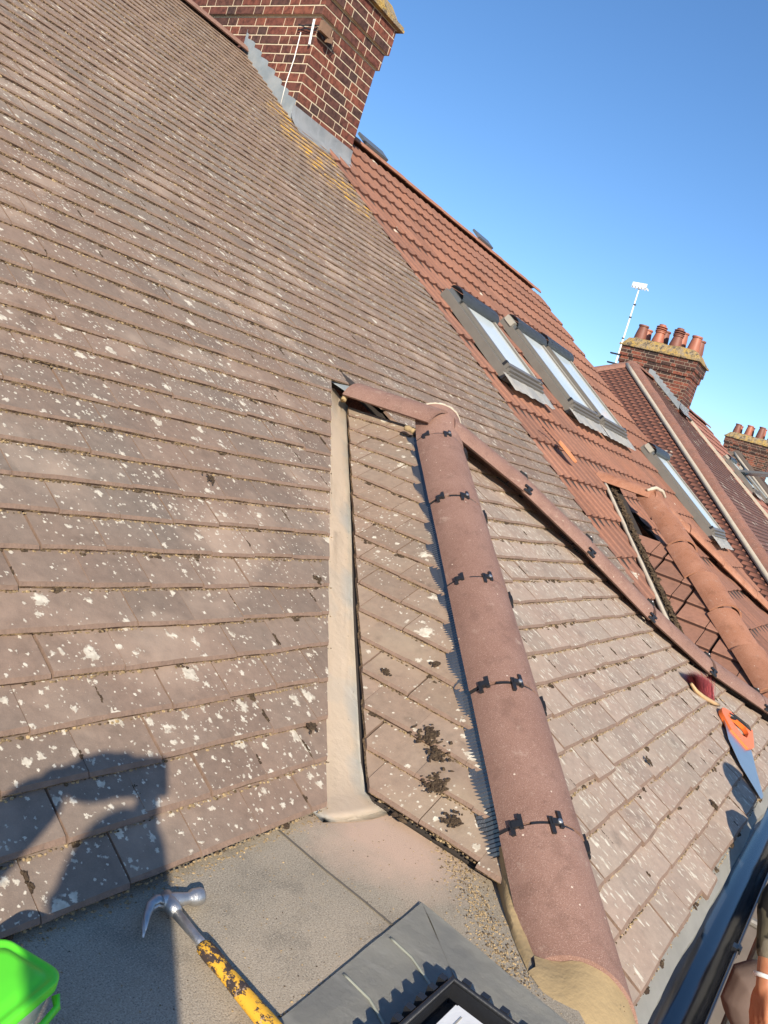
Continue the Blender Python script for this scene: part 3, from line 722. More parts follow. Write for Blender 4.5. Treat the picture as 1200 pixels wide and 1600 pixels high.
def brick_block(bm, lo, hi, r, off=0):
    x0, y0, z0 = lo; x1, y1, z1 = hi
    box(bm, lo, hi, 1)
    for O, U, Wd, N in ((V((x0, y1, 0)), V((0, -1, 0)), y1 - y0, V((-1, 0, 0))), (V((x0, y0, 0)), V((1, 0, 0)), x1 - x0, V((0, -1, 0))),
                        (V((x1, y0, 0)), V((0, 1, 0)), y1 - y0, V((1, 0, 0))), (V((x1, y1, 0)), V((-1, 0, 0)), x1 - x0, V((0, 1, 0)))):
        brick_wall(bm, O, U, Wd, z0, z1, N, r, off)
def chimney(x0, x1, y0, y1, zb, parent, mats, seed, c=CM, pots=4, louvre=(), flash=True, mossy=True):
    r = random.Random(seed); bm = new_bm(); z1, z2, z3 = 2.905, 3.055, 3.28
    brick_block(bm, (x0, y0, zb), (x1, y1, z1), r)
    brick_block(bm, (x0 - .026, y0 - .026, z1), (x1 + .026, y1 + .026, z2), r, 1); brick_block(bm, (x0 - .055, y0 - .055, z2), (x1 + .055, y1 + .055, z3), r, 0)
    ch = obj('chimney', bm, mats, parent)
    bm = new_bm(); box(bm, (x0 - .105, y0 - .105, z3), (x1 + .105, y1 + .105, z3 + .022)); box(bm, (x0 - .095, y0 - .095, z3 + .022), (x1 + .095, y1 + .095, z3 + .045))
    obj('coping', bm, m_edge_dk if not mossy else m_haunch, ch)
    bm = new_bm(); n_ = 14; rows = []
    cx, cy_ = (x0 + x1) / 2, (y0 + y1) / 2; hx, hy = (x1 - x0) / 2 + .085, (y1 - y0) / 2 + .085
    for i in range(n_ + 1):
        row = []
        for j in range(n_ + 1):
            u, v = 2 * i / n_ - 1, 2 * j / n_ - 1; e = min(1, 4.5 * (1 - max(abs(u), abs(v)))); z = z3 + .045 + .20 * math.sqrt(max(e, 0)) + .035 * noise.noise(V((u * 3, v * 3, seed))) * min(e, 1)
            row.append((cx + u * hx, cy_ + v * hy, z))
        rows.append(row)
    sheet(bm, rows); obj('mortar_haunching', bm, m_haunch, ch, smooth='fix')
    for k in range(pots):
        for q in range(2):
            px = x0 + (x1 - x0) * (.27 if q == 0 else .73); py = y1 - (y1 - y0) * (k + .5) / pots; bm = new_bm(); lv = (k, q) in louvre; hgt = .30 if lv else .36 + .05 * ((k * 7 + q * 3) % 3); rb = .135
            prof = [(0, rb), (.05, rb), (.12, rb * 1.02), (hgt * .75, rb * .86), (hgt, rb * .74), (hgt + .012, rb * .88), (hgt + .045, rb * .88), (hgt + .05, rb * .7), (hgt + .02, rb * .6)]
            lathe(bm, (px, py, z3 + .17), (0, 0, 1), prof, 16)
            if lv:
                for m in range(3): lathe(bm, (px, py, z3 + .17 + hgt + .05 + m * .045), (0, 0, 1), [(0, rb * .7), (.0, rb * .98), (.018, rb * .9), (.022, rb * .7)], 16)
                lathe(bm, (px, py, z3 + .17 + hgt), (0, 0, 1), [(0, rb * .62), (.20, rb * .62), (.21, rb * .5)], 12)
            obj('chimney_pot', bm, m_pot if (k + q) % 2 else m_pot_dk, ch, auto=40)
    if flash:
        bm = new_bm(); zf = lambda y: TM * y + c       # stepped flashing on the side that faces us
        y = y0; k = 0; xs = x0 - .0065
        course = .075
        zc = zb + math.floor((zf(y0) + .10 - zb) / course) * course
        while y < min(y1, RIDGE_Y) - .02:
            # step: from y to where slope has risen by one course
            yn = y + course / TM; zt = zc + course + .012
            prism(bm, [(xs, y, zf(y) - .03), (xs, min(yn, RIDGE_Y), zf(min(yn, RIDGE_Y)) - .03), (xs, min(yn + .004, RIDGE_Y), zt + course * .35), (xs, y + .028, zt), (xs, y, zt - .016)], (-1, 0, 0), .0025 + .0006 * (k % 2))
            y = yn; zc += course; k += 1
        obj('stepped_flashing', bm, m_lead_step, ch)
        bm = new_bm(); rows = []
        for i in range(25):
            x = x0 - .03 + (x1 - x0 + .05) * i / 24; w_ = .004 * noise.noise(V((x * 14, seed, 0))); zz = zf(y0)
            rows.append([(x, y0 - .008, zz + .115), (x, y0 - .012 + w_, zz + .05), (x, y0 - .030 + w_, zz + .006), (x, y0 - .10 + w_ * 2, zz - .10 * TM + .012), (x, y0 - .165 + w_ * 3, zz - .165 * TM + .010 + w_)])
        sheet(bm, rows); bmesh.ops.solidify(bm, geom=bm.faces[:], thickness=.003); obj('apron_flashing', bm, m_lead_step if flash == 2 else m_lead_new, ch, smooth='fix')
    return ch
ch1 = chimney(4.985, 5.795, 5.09, 6.66, 1.55, house, [m_brick, m_joint], 5)

# gutter along the bay front with its lip, brackets and the strip of underlay hanging into it
bm = new_bm(); gy, gz, gr_ = .072, -1.030, .062; rows = []
for x in [1.60 + .12 * k for k in range(30)]:
    row = []
    for k in range(15):
        f = math.pi * k / 14; row.append((x, gy + gr_ * math.cos(f), gz - gr_ * 1.0 * math.sin(f)))
    for k in range(14, -1, -1):
        f = math.pi * k / 14; row.append((x, gy + (gr_ - .003) * math.cos(f), gz - (gr_ - .003) * math.sin(f)))
    rows.append(row)
sheet(bm, rows)
tube(bm, [(1.60, gy - gr_, gz), (5.08, gy - gr_, gz)], .0042, 8); tube(bm, [(1.60, gy + gr_, gz), (5.08, gy + gr_, gz)], .003, 8)
gut = obj('gutter', bm, m_gutter, house, auto=50)
bm = new_bm(); tube(bm, [(1.60, gy - gr_ - .003, gz + .0035), (5.08, gy - gr_ - .003, gz + .0035)], .0024, 6); obj('gutter_lip', bm, m_rim, gut)
for x in (2.35, 3.15, 3.95, 4.75):
    bm = new_bm()
    for k in range(9):
        f0, f1 = math.pi * (k - .5) / 8, math.pi * (k + .5) / 8
        obox(bm, V((x, gy, gz)), V((1, 0, 0)), V((0, math.cos((f0 + f1) / 2), -math.sin((f0 + f1) / 2))), V((0, math.sin((f0 + f1) / 2), math.cos((f0 + f1) / 2))), (-.014, .014), (gr_ + .001, gr_ + .006), (-.0135, .0135))
    box(bm, (x - .014, gy - gr_ - .010, gz - .002), (x + .014, gy - gr_ + .012, gz + .010)); obj('gutter_bracket', bm, m_black, gut)
bm = new_bm(); rows = []
for i in range(120):
    x = 1.74 + i * .0275; w_ = noise.noise(V((x * 3.1, 0, 0))); w2 = noise.noise(V((x * 9, 4, 0)))
    hang = .055 + .030 * w_ + .010 * w2
    rows.append([(x, .165, -.992), (x, .138, -1.004), (x, .128 - .018 - .016 * w_, -1.006 - hang * .45), (x, .112 - .018 * w_ + .004 * w2, -1.004 - hang)])
sheet(bm, rows); bmesh.ops.solidify(bm, geom=bm.faces[:], thickness=.0012); obj('underlay_strip', bm, m_cream, house, smooth='fix')
bm = new_bm(); box(bm, (1.62, .140, -1.20), (5.05, .158, -1.008)); obj('fascia', bm, m_white, house)

# ------------------------------------------------------------------ grit, moss and crumbs
def lumps(name, spots, mat, label, cat, seed, parent=None):
    """spots: (point, normal, size, flatness, colour value)"""
    r = random.Random(seed); verts, faces, cols = [], [], []
    base = [V(p) for p in ((1, 0, 0), (.3, .95, 0), (-.8, .6, 0), (-.8, -.6, 0), (.3, -.95, 0), (.55, .4, .7), (-.35, .6, .75), (-.4, -.5, .8), (.5, -.45, .7), (0, 0, 1.05))]
    fc = [(0, 1, 5), (1, 6, 5), (1, 2, 6), (2, 7, 6), (2, 3, 7), (3, 8, 7), (3, 4, 8), (4, 5, 8) , (4, 0, 5), (5, 6, 9), (6, 7, 9), (7, 8, 9), (8, 5, 9)]
    for p, n, sz, fl, cv, ax in spots:
        n = V(n).normalized(); a = V(ax) if ax else V((r.uniform(-1, 1), r.uniform(-1, 1), r.uniform(-1, 1))); a = (a - n * a.dot(n)).normalized(); b = n.cross(a)
        k0 = len(verts); sa = sz * r.uniform(.8, 1.5); sb = sz * r.uniform(.5, 1.0)
        for q in base:
            j = r.uniform(.75, 1.25); verts.append(V(p) + a * (q.x * sa * j) + b * (q.y * sb * j) + n * (q.z * sz * fl * j - sz * .1))
        for f in fc: faces.append([k0 + i for i in f]); cols.append(cv)
    me = bpy.data.meshes.new(name); me.from_pydata([tuple(v) for v in verts], [], faces); me.materials.append(mat)
    ca = me.color_attributes.new('rnd', 'FLOAT_COLOR', 'CORNER'); vals = []
    for c in cols: vals += [c, c, c, 1] * 3
    ca.data.foreach_set('color', vals); o = bpy.data.objects.new(name, me); COL.objects.link(o)
    if label: tag(o, label, cat); kind(o, 'stuff')
    return o
def facet_grit(fr, region, rows, gauge, u0, u1, seed, dens, big, spots, r, step=.009, size=.0030):
    O, U, W, N = fr
    for i in range(rows):
        u = u0; ph = r.random() * 50
        while u < u1:
            u += step * r.uniform(.5, 1.6); q = noise.noise(V((u * 5, i * 3.3 + ph, seed)))
            if r.random() < dens * (1.0 + 1.6 * q) and region(u, i * gauge):
                sz = size * r.uniform(.6, 1.5); p = O + U * u + W * (i * gauge - r.uniform(.001, .006)) + N * (.0045)
                spots.append((p, N, sz, .7, .35 + .65 * r.random() if r.random() < .75 else .15, U))
            if r.random() < big and region(u, i * gauge):
                sz = r.uniform(.007, .016); p = O + U * u + W * (i * gauge - .004) + N * .004
                for _ in range(4): spots.append((p + U * r.gauss(0, sz * .9) + W * r.gauss(0, sz * .35), N, sz * r.uniform(.5, .9), .5, r.random() * .12, U))
def joint_moss(fr, region, rows, gauge, width, u0, seed, prob, spots, r, ncol, dirn=1):
    O, U, W, N = fr
    for i in range(rows):
        for j in range(ncol):
            if r.random() < prob:
                u = u0 + j * width + (0 if i % 2 else .5) * width; v = i * gauge + r.uniform(.15, .55) * gauge
                if not region(u, i * gauge): continue
                L = r.uniform(.015, .05)
                for k in range(int(L / .004)):
                    vv = v + k * .004
                    spots.append((O + U * (u + r.gauss(0, .0018)) + W * vv + N * (.014 - .0125 * (vv - i * gauge) / gauge), N, r.uniform(.003, .0065), .6, r.random() * .10, W))
r = random.Random(3); spots = []
def reg_main(u, v):
    y = .842 + v * cy
    if u > PARTY - .02: return False
    if y > YA: return True
    lim = 1.554 + (y - .848) / 1.049 - .02; return u < lim or u > 2 * PX - lim + .05
facet_grit(fm, reg_main, 22, GA, .35, 3.2, 1, .95, .014, spots, r)
facet_grit((fm[0] + fm[2] * (22 * GA), *fm[1:]), lambda u, v: u < PARTY, 34, GA, .9, PARTY, 4, .45, .006, spots, r, .016, .0042)
joint_moss(fm, reg_main, 30, GA, .166, -.45, 2, .16, spots, r, 34)
def reg_side(u, v):
    x = 1.662 + v * fsd[2].x; y = 2.32 - u; return x < 3.0 and (y - .827) < (x - 1.663) * 1.037 - .01 and (x - PX) < (y - PY) * TF / TS - .09
facet_grit(fsd, reg_side, srow, .1001, 0, 2.2, 7, .9, .016, spots, r)
def reg_front(u, v):
    y = .141 + v * ffr[2].y; hx = 3.30 + (1.72 - y) * .83 / 1.06 if y > .66 else 4.10 + (.66 - y) * .85 / .525
    return u > PX - (PY - y) * TF / TS + .10 and u < hx - .05
facet_grit(ffr, reg_front, frow, .0987, 1.3, 5.0, 9, .9, .034, spots, r)
joint_moss(ffr, reg_front, frow, .0987, .1655, 1.2, 2, .26, spots, r, 24)
lumps('moss', spots, m_moss, 'dried moss and grit caught along the tile courses', 'moss', 1)
# big dark mossy clots seen on the bay side and beside the valley
spots = []
for (x, y, z, n_, sz, cnt) in [(q[0], q[1], PZ - TS * (PX - q[0]) + .017, fsd[3], q[2], q[3]) for q in ((1.835, .795, .016, 14), (1.80, .745, .013, 9), (1.742, .700, .017, 14), (1.69, .615, .012, 8), (1.93, 1.02, .006, 4), (2.02, .93, .006, 4))] + [(q[0], q[1], TM * q[1] + CM + .014, fm[3], q[2], q[3]) for q in ((1.59, .985, .008, 5), (1.93, 1.335, .008, 4), (1.68, 1.62, .009, 5))] + [(3.02, .235, TF * .235 - 1.0699 + .016, ffr[3], .010, 8), (2.72, .43, TF * .43 - 1.0699 + .016, ffr[3], .008, 6)]:
    for k in range(cnt * 7):
        a = V((r.gauss(0, sz), r.gauss(0, sz), 0)); a -= n_ * a.dot(n_); spots.append((V((x, y, z)) + a * 1.0 + n_ * .002, n_, r.uniform(.0025, .0060), .6, r.random() * .10, None))
lumps('moss_clumps', spots, m_moss, 'dark round moss clumps on the bay side tiles', 'moss', 2)
# mortar crumbs and leaf bits on the felt and the lead
spots = []
for k in range(900):
    x, y = r.uniform(.6, 1.72), r.uniform(.12, .84)
    if x > 1.40 + .55 * (y - .25) and r.random() < .3: continue
    spots.append(((x, y, -.885), (0, 0, 1), r.uniform(.0007, .0020), .8, .5 + .5 * r.random() if r.random() < .8 else .1, None))
for k in range(1500):
    t = r.random(); a = V((1.40, .25)); b = V((1.74, .60)); p = a.lerp(b, t) + V((r.gauss(-.03, .030), r.gauss(.012, .018)))
    spots.append(((p.x, p.y, -.885), (0, 0, 1), r.uniform(.0010, .0030), .8, .7 + .3 * r.random() if r.random() < .75 else .15, None))
for k in range(260):
    x = r.uniform(.75, 1.5); spots.append(((x, .838 - abs(r.gauss(0, .012)), -.885), (0, 0, 1), r.uniform(.001, .003), .8, .5 + .5 * r.random(), None))
for k in range(160):
    t = r.random(); p = V((.97, .503)).lerp(V((1.40, .515)), t); spots.append(((p.x, p.y + r.gauss(0, .005), -.884), (0, 0, 1), r.uniform(.001, .0025), .8, .6 + .4 * r.random(), None))
lumps('debris', spots, m_moss, 'pale mortar crumbs scattered over the grey felt', 'debris', 3)

# ------------------------------------------------------------------ the attached neighbour with the red interlocking roof
CB = -1.40
nb = empty('brick_house', (8.6, 4.0, GZ), 'attached house next door with orange red interlocking tiles, four roof windows and its own bay', 'house')
RG = .345; cm_ = 1 / math.sqrt(1 + TM * TM); y0B = RIDGE_Y - .13 - 18 * RG * cm_
fB = frame_x(y0B, TM * y0B + CB - .030, TM)
def prof_red(u):
    a = (u % .15) / .15
    return .0 + (.017 * math.exp(-((a - .5) / .17) ** 2))
BX = 3.725                                      # the neighbour's bay is the same shape, this much further along
PX2, PY2, PZ2 = 6.70, 1.755, .055
def gB(u, v):
    y = y0B + v * cm_
    if y > 2.28: return 'top'
    xl = PX2 - (PZ2 - (TM * y + CB)) / TS
    if u < xl + .25 and u < PX2: return 'left'
    xr = PX2 + (PZ2 - (TM * y + CB)) / TS
    if u > xr - .25 and u > PX2: return 'right'
    return None
def valley_pt(z, sgn): return (PX2 + sgn * (PZ2 - z) / TS, (z - CB) / TM)
va, vb = valley_pt(-.95, -1), valley_pt(.055, -1); VL = vplane((va[0] - .035, va[1] + .02), (vb[0] - .035, vb[1] + .02), (5.0, 2.0))
wa, wb = valley_pt(-.95, 1), valley_pt(.055, 1); VR = vplane((wa[0] + .035, wa[1]), (wb[0] + .035, wb[1]), (10.0, 2.0))
VG1 = vplane((11.80, 5.65), (11.45, 4.2), (8, 4)); VG2 = vplane((11.45, 4.2), (10.75, 1.0), (8, 3))
PB = (V((PARTY - .03, 0, 0)), V((-1, 0, 0)))
bm = new_bm()
strip_tiles(bm, fB, PARTY - .03, 11.9, 18, RG, prof_red, .01875, .30, .026, 71, {'top': [VG1, VG2, PB], 'left': [VL, PB], 'right': [VR, VG2]}, gB)
deck(bm, fB, [(PARTY - .02, .02), (va[0] - .1, .02), (PX2 - .12, 1.85), (PX2 + .12, 1.85), (wa[0] + .1, .02), (10.6, .02), (11.36, 5.1), (11.72, 18 * RG), (PARTY - .02, 18 * RG)], 2, -.02, .04)
red_roof = obj('main_roof', bm, [m_red, m_edge_red, m_under], nb)
bm = new_bm(); RZB = TM * RIDGE_Y + CB
sheet(bm, [[(x, y, RZB - TM * (y - RIDGE_Y)) for x in (PARTY, 11.75)] for y in (RIDGE_Y, RIDGE_Y + 5)], 0, (.5, .3, .5), [[(x, v) for x in (PARTY, 11.75)] for v in (0, 6)])
obj('rear_roof', bm, [m_red], nb)
bm = new_bm(); box(bm, (PARTY + .02, .5, GZ), (10.5, RIDGE_Y * 2 - .3, -1.15))
prism(bm, [(11.3, .6, GZ), (11.3, 11.2, GZ), (11.3, 11.2, -1.2), (11.3, RIDGE_Y, 2.4), (11.3, .6, -1.1)], (-.25, 0, 0), 1.0); obj('wall', bm, m_wall, nb)
# ridge
RT2 = V((0, RIDGE_Y, TM * RIDGE_Y + CB - .008)); x = 5.80; i = 0
while x < 11.75:
    xb = min(x + TL, 11.80); ridge_tile(RT2 + V((x + .003, 0, 0)), RT2 + V((xb - .003, 0, .004 * (i % 2))), .135, math.radians(60), m_ridge_o, nb, 'ridge_tile', seed=80 + i, na=10, nl=1); x = xb; i += 1
for xa in (6.83, 9.62):                         # the raised lights of two windows on the far slope show over the ridge
    bm = new_bm(); obox(bm, V((xa, RIDGE_Y + .02, RT2.z + .035)), V((1, 0, 0)), V((0, .8, .6)), V((0, -.6, .8)), (0, .46), (-.05, .10), (0, .030)); obox(bm, V((xa, RIDGE_Y + .02, RT2.z + .035)), V((1, 0, 0)), V((0, .8, .6)), V((0, -.6, .8)), (.04, .42), (-.06, -.02), (-.03, .02))
    bmesh.ops.bevel(bm, geom=bm.edges[:], offset=.004, segments=1); obj('raised_window_top', bm, m_frame_dk, nb)

def roof_window(x0, x1, ya, yb, parent, fr=None, c=CB, cap=True, tilt=0.0, far=False, label=None):
    """x range, lower and upper y; built on the slope plane z = TM*y + c"""
    cc = cm_; U = V((1, 0, 0)); W = V((0, cc, TM * cc)); N = V((0, -TM * cc, cc)); O = V((x0, ya, TM * ya + c)); Wd = x1 - x0; L = (yb - ya) / cc
    bm = new_bm(); fwd = .060
    obox(bm, O, U, W, N, (0, fwd), (0, L), (-.03, .044)); obox(bm, O, U, W, N, (Wd - fwd, Wd), (0, L), (-.03, .044))
    obox(bm, O, U, W, N, (fwd, Wd - fwd), (0, .05), (-.03, .042)); obox(bm, O, U, W, N, (fwd, Wd - fwd), (L - .06, L), (-.03, .042))
    bmesh.ops.bevel(bm, geom=bm.edges[:], offset=.004, segments=1)
    f = obj('roof_window', bm, m_frame, parent)
    if label: f['label'] = label
    # sash, hinged halfway up
    bm = new_bm(); so_, w2 = .050, .045; a0, a1, b0, b1 = fwd + .004, Wd - fwd - .004, .045, L - .085
    T0 = O + N * .044
    for ra, rb in (((a0, a0 + w2), (b0, b1)), ((a1 - w2, a1), (b0, b1))):
        bm = new_bm(); obox(bm, T0, U, W, N, ra, rb, (0, .028)); obj('sash_bar', bm, m_frame, f)
    bm = new_bm(); obox(bm, T0, U, W, N, (a1 - w2 * .55, a1 - w2 * .2), (b0, b1), (.0285, .034)); obj('glazing_bead', bm, m_cap, f)
    bm = new_bm(); obox(bm, T0, U, W, N, (a0 + w2, a1 - w2), (b0 + .04, b1 - .02), (.002, .016)); obj('glass', bm, m_glass, f)
    bm = new_bm()
    for q0, q1, hh in ((-.060, -.030, .004), (-.030, .004, .022), (.004, .050, .040)): obox(bm, T0, U, W, N, (a0 - .045, a1 + .045), (b0 + q0, b0 + q1 - .004), (-.07, hh))
    obox(bm, T0, U, W, N, (a0 - .043, a1 + .043), (b0 - .055, b0 + .040), (-.07, -.006))
    bmesh.ops.bevel(bm, geom=bm.edges[:], offset=.002, segments=1); obj('bottom_cover', bm, m_frame, f)
    for uu in (a0 - .03, a1 + .03):
        bm = new_bm(); obox(bm, T0, U, W, N, (uu - .016, uu + .016), (b0 + .035, b0 + .060), (0, .044)); obj('hinge_cap', bm, m_black, f)
    bm = new_bm(); rowsc = []                    # rounded hood at the head
    for e in (-.035, Wd - 2 * fwd + .035 - .0):
        rowsc.append([T0 + U * (fwd + e) + W * (L - .17 + .085 * (1 - math.cos(t * math.pi / 6))) + N * (.030 + .055 * math.sin(t * math.pi / 6)) for t in range(7)])
    sheet(bm, rowsc); bmesh.ops.solidify(bm, geom=bm.faces[:], thickness=.006); obox(bm, T0, U, W, N, (fwd - .03, Wd - fwd + .03), (L - .16, L - .01), (-.02, .03)); obj('top_cover', bm, m_frame_dk, f, auto=35)
    if cap:
        bm = new_bm(); obox(bm, T0, U, W, N, (-.012, .085), (L - .13, L - .015), (-.01, .045)); bmesh.ops.bevel(bm, geom=bm.edges[:], offset=.006, segments=2); obj('corner_cap', bm, m_cap, f)
    bm = new_bm(); rows = []
    for i in range(40):
        u = -.06 + (Wd + .12) * i / 39; rows.append([O + U * u + W * q + N * (zz + .0022 * math.sin(u * 42) * (1 if q < -.04 else .3)) for q, zz in ((.01, .030), (-.06, .030), (-.17 - .02 * noise.noise(V((u * 9, 0, x0))), .026))])
    sheet(bm, rows); bmesh.ops.solidify(bm, geom=bm.faces[:], thickness=.003); obj('apron_flashing', bm, m_lead_pale, f, smooth='fix')
    return f
roof_window(5.70, 6.46, 2.86, 3.63, nb, cap=False, label='nearest roof window with its pale blind drawn')
roof_window(7.20, 8.02, 2.86, 3.84, nb, label='left of the pair of roof windows')
roof_window(8.17, 9.05, 2.86, 3.92, nb, label='right of the pair of roof windows')
roof_window(9.95, 10.72, 1.80, 2.92, nb, label='lowest roof window near the verge')

# its bay: flat interlocking tiles with open joints on the side, ribbed tiles on the front
def prof_flat(u):
    a = u % .30
    return .004 if a > .012 and not (.205 < a < .213) else -.014
fs2 = frame_side(PX2 - 1.02 / TS, PZ2 - 1.02, TS, 2.45, 1)
bm = new_bm(); H21 = vplane((PX2, PY2), (PX2 - 1 / TS, PY2 - 1 / TF), (PX2 - .9, 1.7)); H22 = vplane((PX2, PY2), (PX2 + 1 / TS, PY2 - 1 / TF), (PX2 + .9, 1.7))
VS = vplane((va[0] + .015, va[1] - .01), (vb[0] + .015, vb[1] - .01), (PX2 - .4, 1.2))
class _F: pass
def strip_flat(dst, fr, u0, u1, rows, gauge, seed, clips):
    """flat tiles as separate slabs with dark open joints"""
    O, U, W, N = fr; r = random.Random(seed); b = new_bm(); UL, CL = uvl(b), coll(b)
    for i in range(rows):
        u = u0
        while u < u1:
            for a, e in ((u + .009, u + .200), (u + .2055, u + .291)):
                c = (r.random(), r.random() ** 2, 0, 1); dv = r.gauss(0, .002); v0 = i * gauge + dv; vs = [v0, v0 + .006, v0 + gauge * 1.1]; th = .024
                hs = [0.012, .016, .016 - th * 1.1]
                def P(uu, k, dn=0): return O + U * uu + W * vs[k] + N * (hs[k] - dn)
                A = [b.verts.new(P(a, 0, th)), b.verts.new(P(a, 0)), b.verts.new(P(a, 1)), b.verts.new(P(a, 2)), b.verts.new(P(a, 2, th * .5))]; B = [b.verts.new(P(e, 0, th)), b.verts.new(P(e, 0)), b.verts.new(P(e, 1)), b.verts.new(P(e, 2)), b.verts.new(P(e, 2, th * .5))]
                for k in range(4):
                    f = b.faces.new((A[k], B[k], B[k + 1], A[k + 1])); f.material_index = 1 if k in (0, 3) else 0
                    for l, q in zip(f.loops, ((a, vs[max(k - 1, 0)]), (e, vs[max(k - 1, 0)]), (e, vs[min(k, 2)]), (a, vs[min(k, 2)]))): l[UL].uv = q; l[CL] = c
                for S in (A, B[::-1]):
                    f = b.faces.new(S[::-1]); f.material_index = 1
                f = b.faces.new((A[0], A[4], B[4], B[0])); f.material_index = 1
            u += .30
    clipbm(b, clips); merge_bm(dst, b)
strip_flat(bm, fs2, -.1, 2.6, 7, .188, 91, [VS, H21, (V((PX2, 0, 0)), V((1, 0, 0)))])
deck(bm, fs2, [(1.62, .05), (2.0, .05), (.75, 1.20), (.30, 1.20)], 2, -.012)
obj('bay_side_roof', bm, [m_red_bay, m_edge_dk, m_under], nb)
bm = new_bm(); fr2 = frame_side(PX2 + 1.02 / TS, PZ2 - 1.02, TS, .0, -1)
VS2 = vplane((wa[0] - .04, wa[1] - .03), (wb[0] - .04, wb[1] - .03), (PX2 + .4, 1.2))
strip_flat(bm, fr2, 0, 2.6, 7, .188, 92, [VS2, H22, (V((PX2, 0, 0)), V((-1, 0, 0)))]); obj('bay_side_roof', bm, [m_red_bay, m_edge_dk, m_under], nb)
ff2 = frame_x(.10, TF * .10 + PZ2 - TF * PY2 - .015, TF); bm = new_bm()
HF1 = vplane((PX2, PY2), (PX2 - 1 / TS, PY2 - 1 / TF), (PX2, .6)); HF2 = vplane((PX2, PY2), (PX2 + 1 / TS, PY2 - 1 / TF), (PX2, .6))
strip_tiles(bm, ff2, 3.9, 9.6, 6, .335, lambda u: .010 * math.exp(-(((u % .15) / .15 - .5) / .2) ** 2), .02, .30, .026, 93, {0: [HF1, HF2]}); deck(bm, ff2, [(5.20, .05), (8.20, .05), (PX2, 1.88)], 2, -.02)
obj('bay_front_roof', bm, [m_red, m_edge_red, m_under], nb)
P2 = V((PX2, PY2, PZ2 + .055))
def run(A, B, ln, mat, parent, rad, seed, name='hip_tile', na=14, phi=62, gapm=.002, over=.006):
    A, B = V(A), V(B); L = (B - A).length; k = max(1, round(L / ln)); d = (B - A) / k; out = []
    for i in range(k):
        h_, n_, s_ = ridge_frame(A, B); lift = n_ * ((over if i % 2 else 0)) + s_ * (.5 * over * ((i * 7) % 3 - 1)); out.append(ridge_tile(A + d * i + d.normalized() * gapm + lift, A + d * (i + 1) - d.normalized() * gapm + lift, rad, math.radians(phi), mat, parent, name, seed=seed + i, na=na, nl=2))
    return out
run(P2, P2 + V((-1 / TS, -1 / TF, -1)) * 1.05, .36, m_ridge_o, nb, .140, 100, phi=68, gapm=.006, over=.020)
run(P2, P2 + V((1 / TS, -1 / TF, -1)) * 1.05, .40, m_ridge_o, nb, .14, 110)
run(V((PX2, 2.22, PZ2 + .075)), P2 + V((0, -.02, .004)), .46, m_ridge_o, nb, .145, 120, name='ridge_tile')
mortar_lump('mortar_joint', [P2 + V((-.10, .02, -.02)), P2 + V((-.02, -.02, .022)), P2 + V((.06, -.06, .01)), P2 + V((.12, -.08, -.03))], [.012, .014, .013, .010], m_mortar_pale, nb, 8)
# valley gutter choked with dark moss, pale mortar along the tiles
bm = new_bm(); rows = []
for i in range(26):
    t = i / 25; x = va[0] + (vb[0] - va[0]) * t; y = va[1] + (vb[1] - va[1]) * t; z = -.95 + 1.0 * t
    rows.append([(x - .055, y + .045, z + .020), (x, y, z - .012), (x + .055, y - .05, z + .012)])
sheet(bm, rows); obj('valley_gutter', bm, m_under, nb, smooth='fix')
mp = [V(valley_pt(z, -1) + (z,)) + V((-.070, .045, .012)) for z in (-.90, -.7, -.5, -.3, -.1, .03)]
mortar_lump('valley_mortar', mp, [.018, .016, .015, .014, .014, .012], m_mortar_pale, nb, 14, 8)
spots = []
for k in range(1500):
    z = -.93 + .98 * r.random(); q = valley_pt(z, -1); n_ = V((-.3, -.4, .85)); spots.append((V((q[0] + r.gauss(.0, .014), q[1] + r.gauss(.0, .012), z + .004 + r.random() * .010)), n_, r.uniform(.006, .013), .6, r.random() * .16, None))
lumps('valley_moss', spots, m_moss, 'dark moss filling the valley beside the orange bay roof', 'moss', 5)
bm = new_bm(); tube(bm, [(5.0, .03, -1.03), (10.4, .03, -1.03)], .055, 14); obj('gutter', bm, m_gutter, nb)
# a chipped piece of clay lying on the red slope
bm = new_bm(); c0 = V((5.86, 2.235, TM * 2.235 + CB + .026)); U_, W_, N_ = fB[1], fB[2], fB[3]; d1 = (U_ * .25 - W_ * .95).normalized(); d2 = N_.cross(d1)
pl = [c0 + d1 * (.105 * math.copysign(abs(math.cos(a)) ** .6, math.cos(a))) + d2 * (.038 * math.copysign(abs(math.sin(a)) ** .8, math.sin(a))) for a in [k * math.pi / 12 for k in range(24)]]
prism(bm, pl, N_, .014); bmesh.ops.bevel(bm, geom=[e for e in bm.edges if e.calc_length() < .05 and e.is_manifold][:0] or bm.edges[:], offset=.002, segments=1)
tag(obj('loose_tile_fragment', bm, simple('raw_orange_clay', (.60, .24, .105), .8, nscale=20)), 'rounded bright orange clay fragment lying on the red roof below the nearest roof window', 'tile fragment')
# a few lifted mortar flakes on the red slope
bm = new_bm()
for k in range(7):
    t = k / 6; p = V((5.69 + .10 * t, 2.42 - .14 * t, 0)); p.z = TM * p.y + CB + .02; tube(bm, [p, p + V((.02, -.025, -.012))], [.007, .003], 5)
tag(obj('broken_pointing', bm, m_edge_dk), 'crooked dark crack of broken pointing on the red roof above the orange fragment', 'pointing')

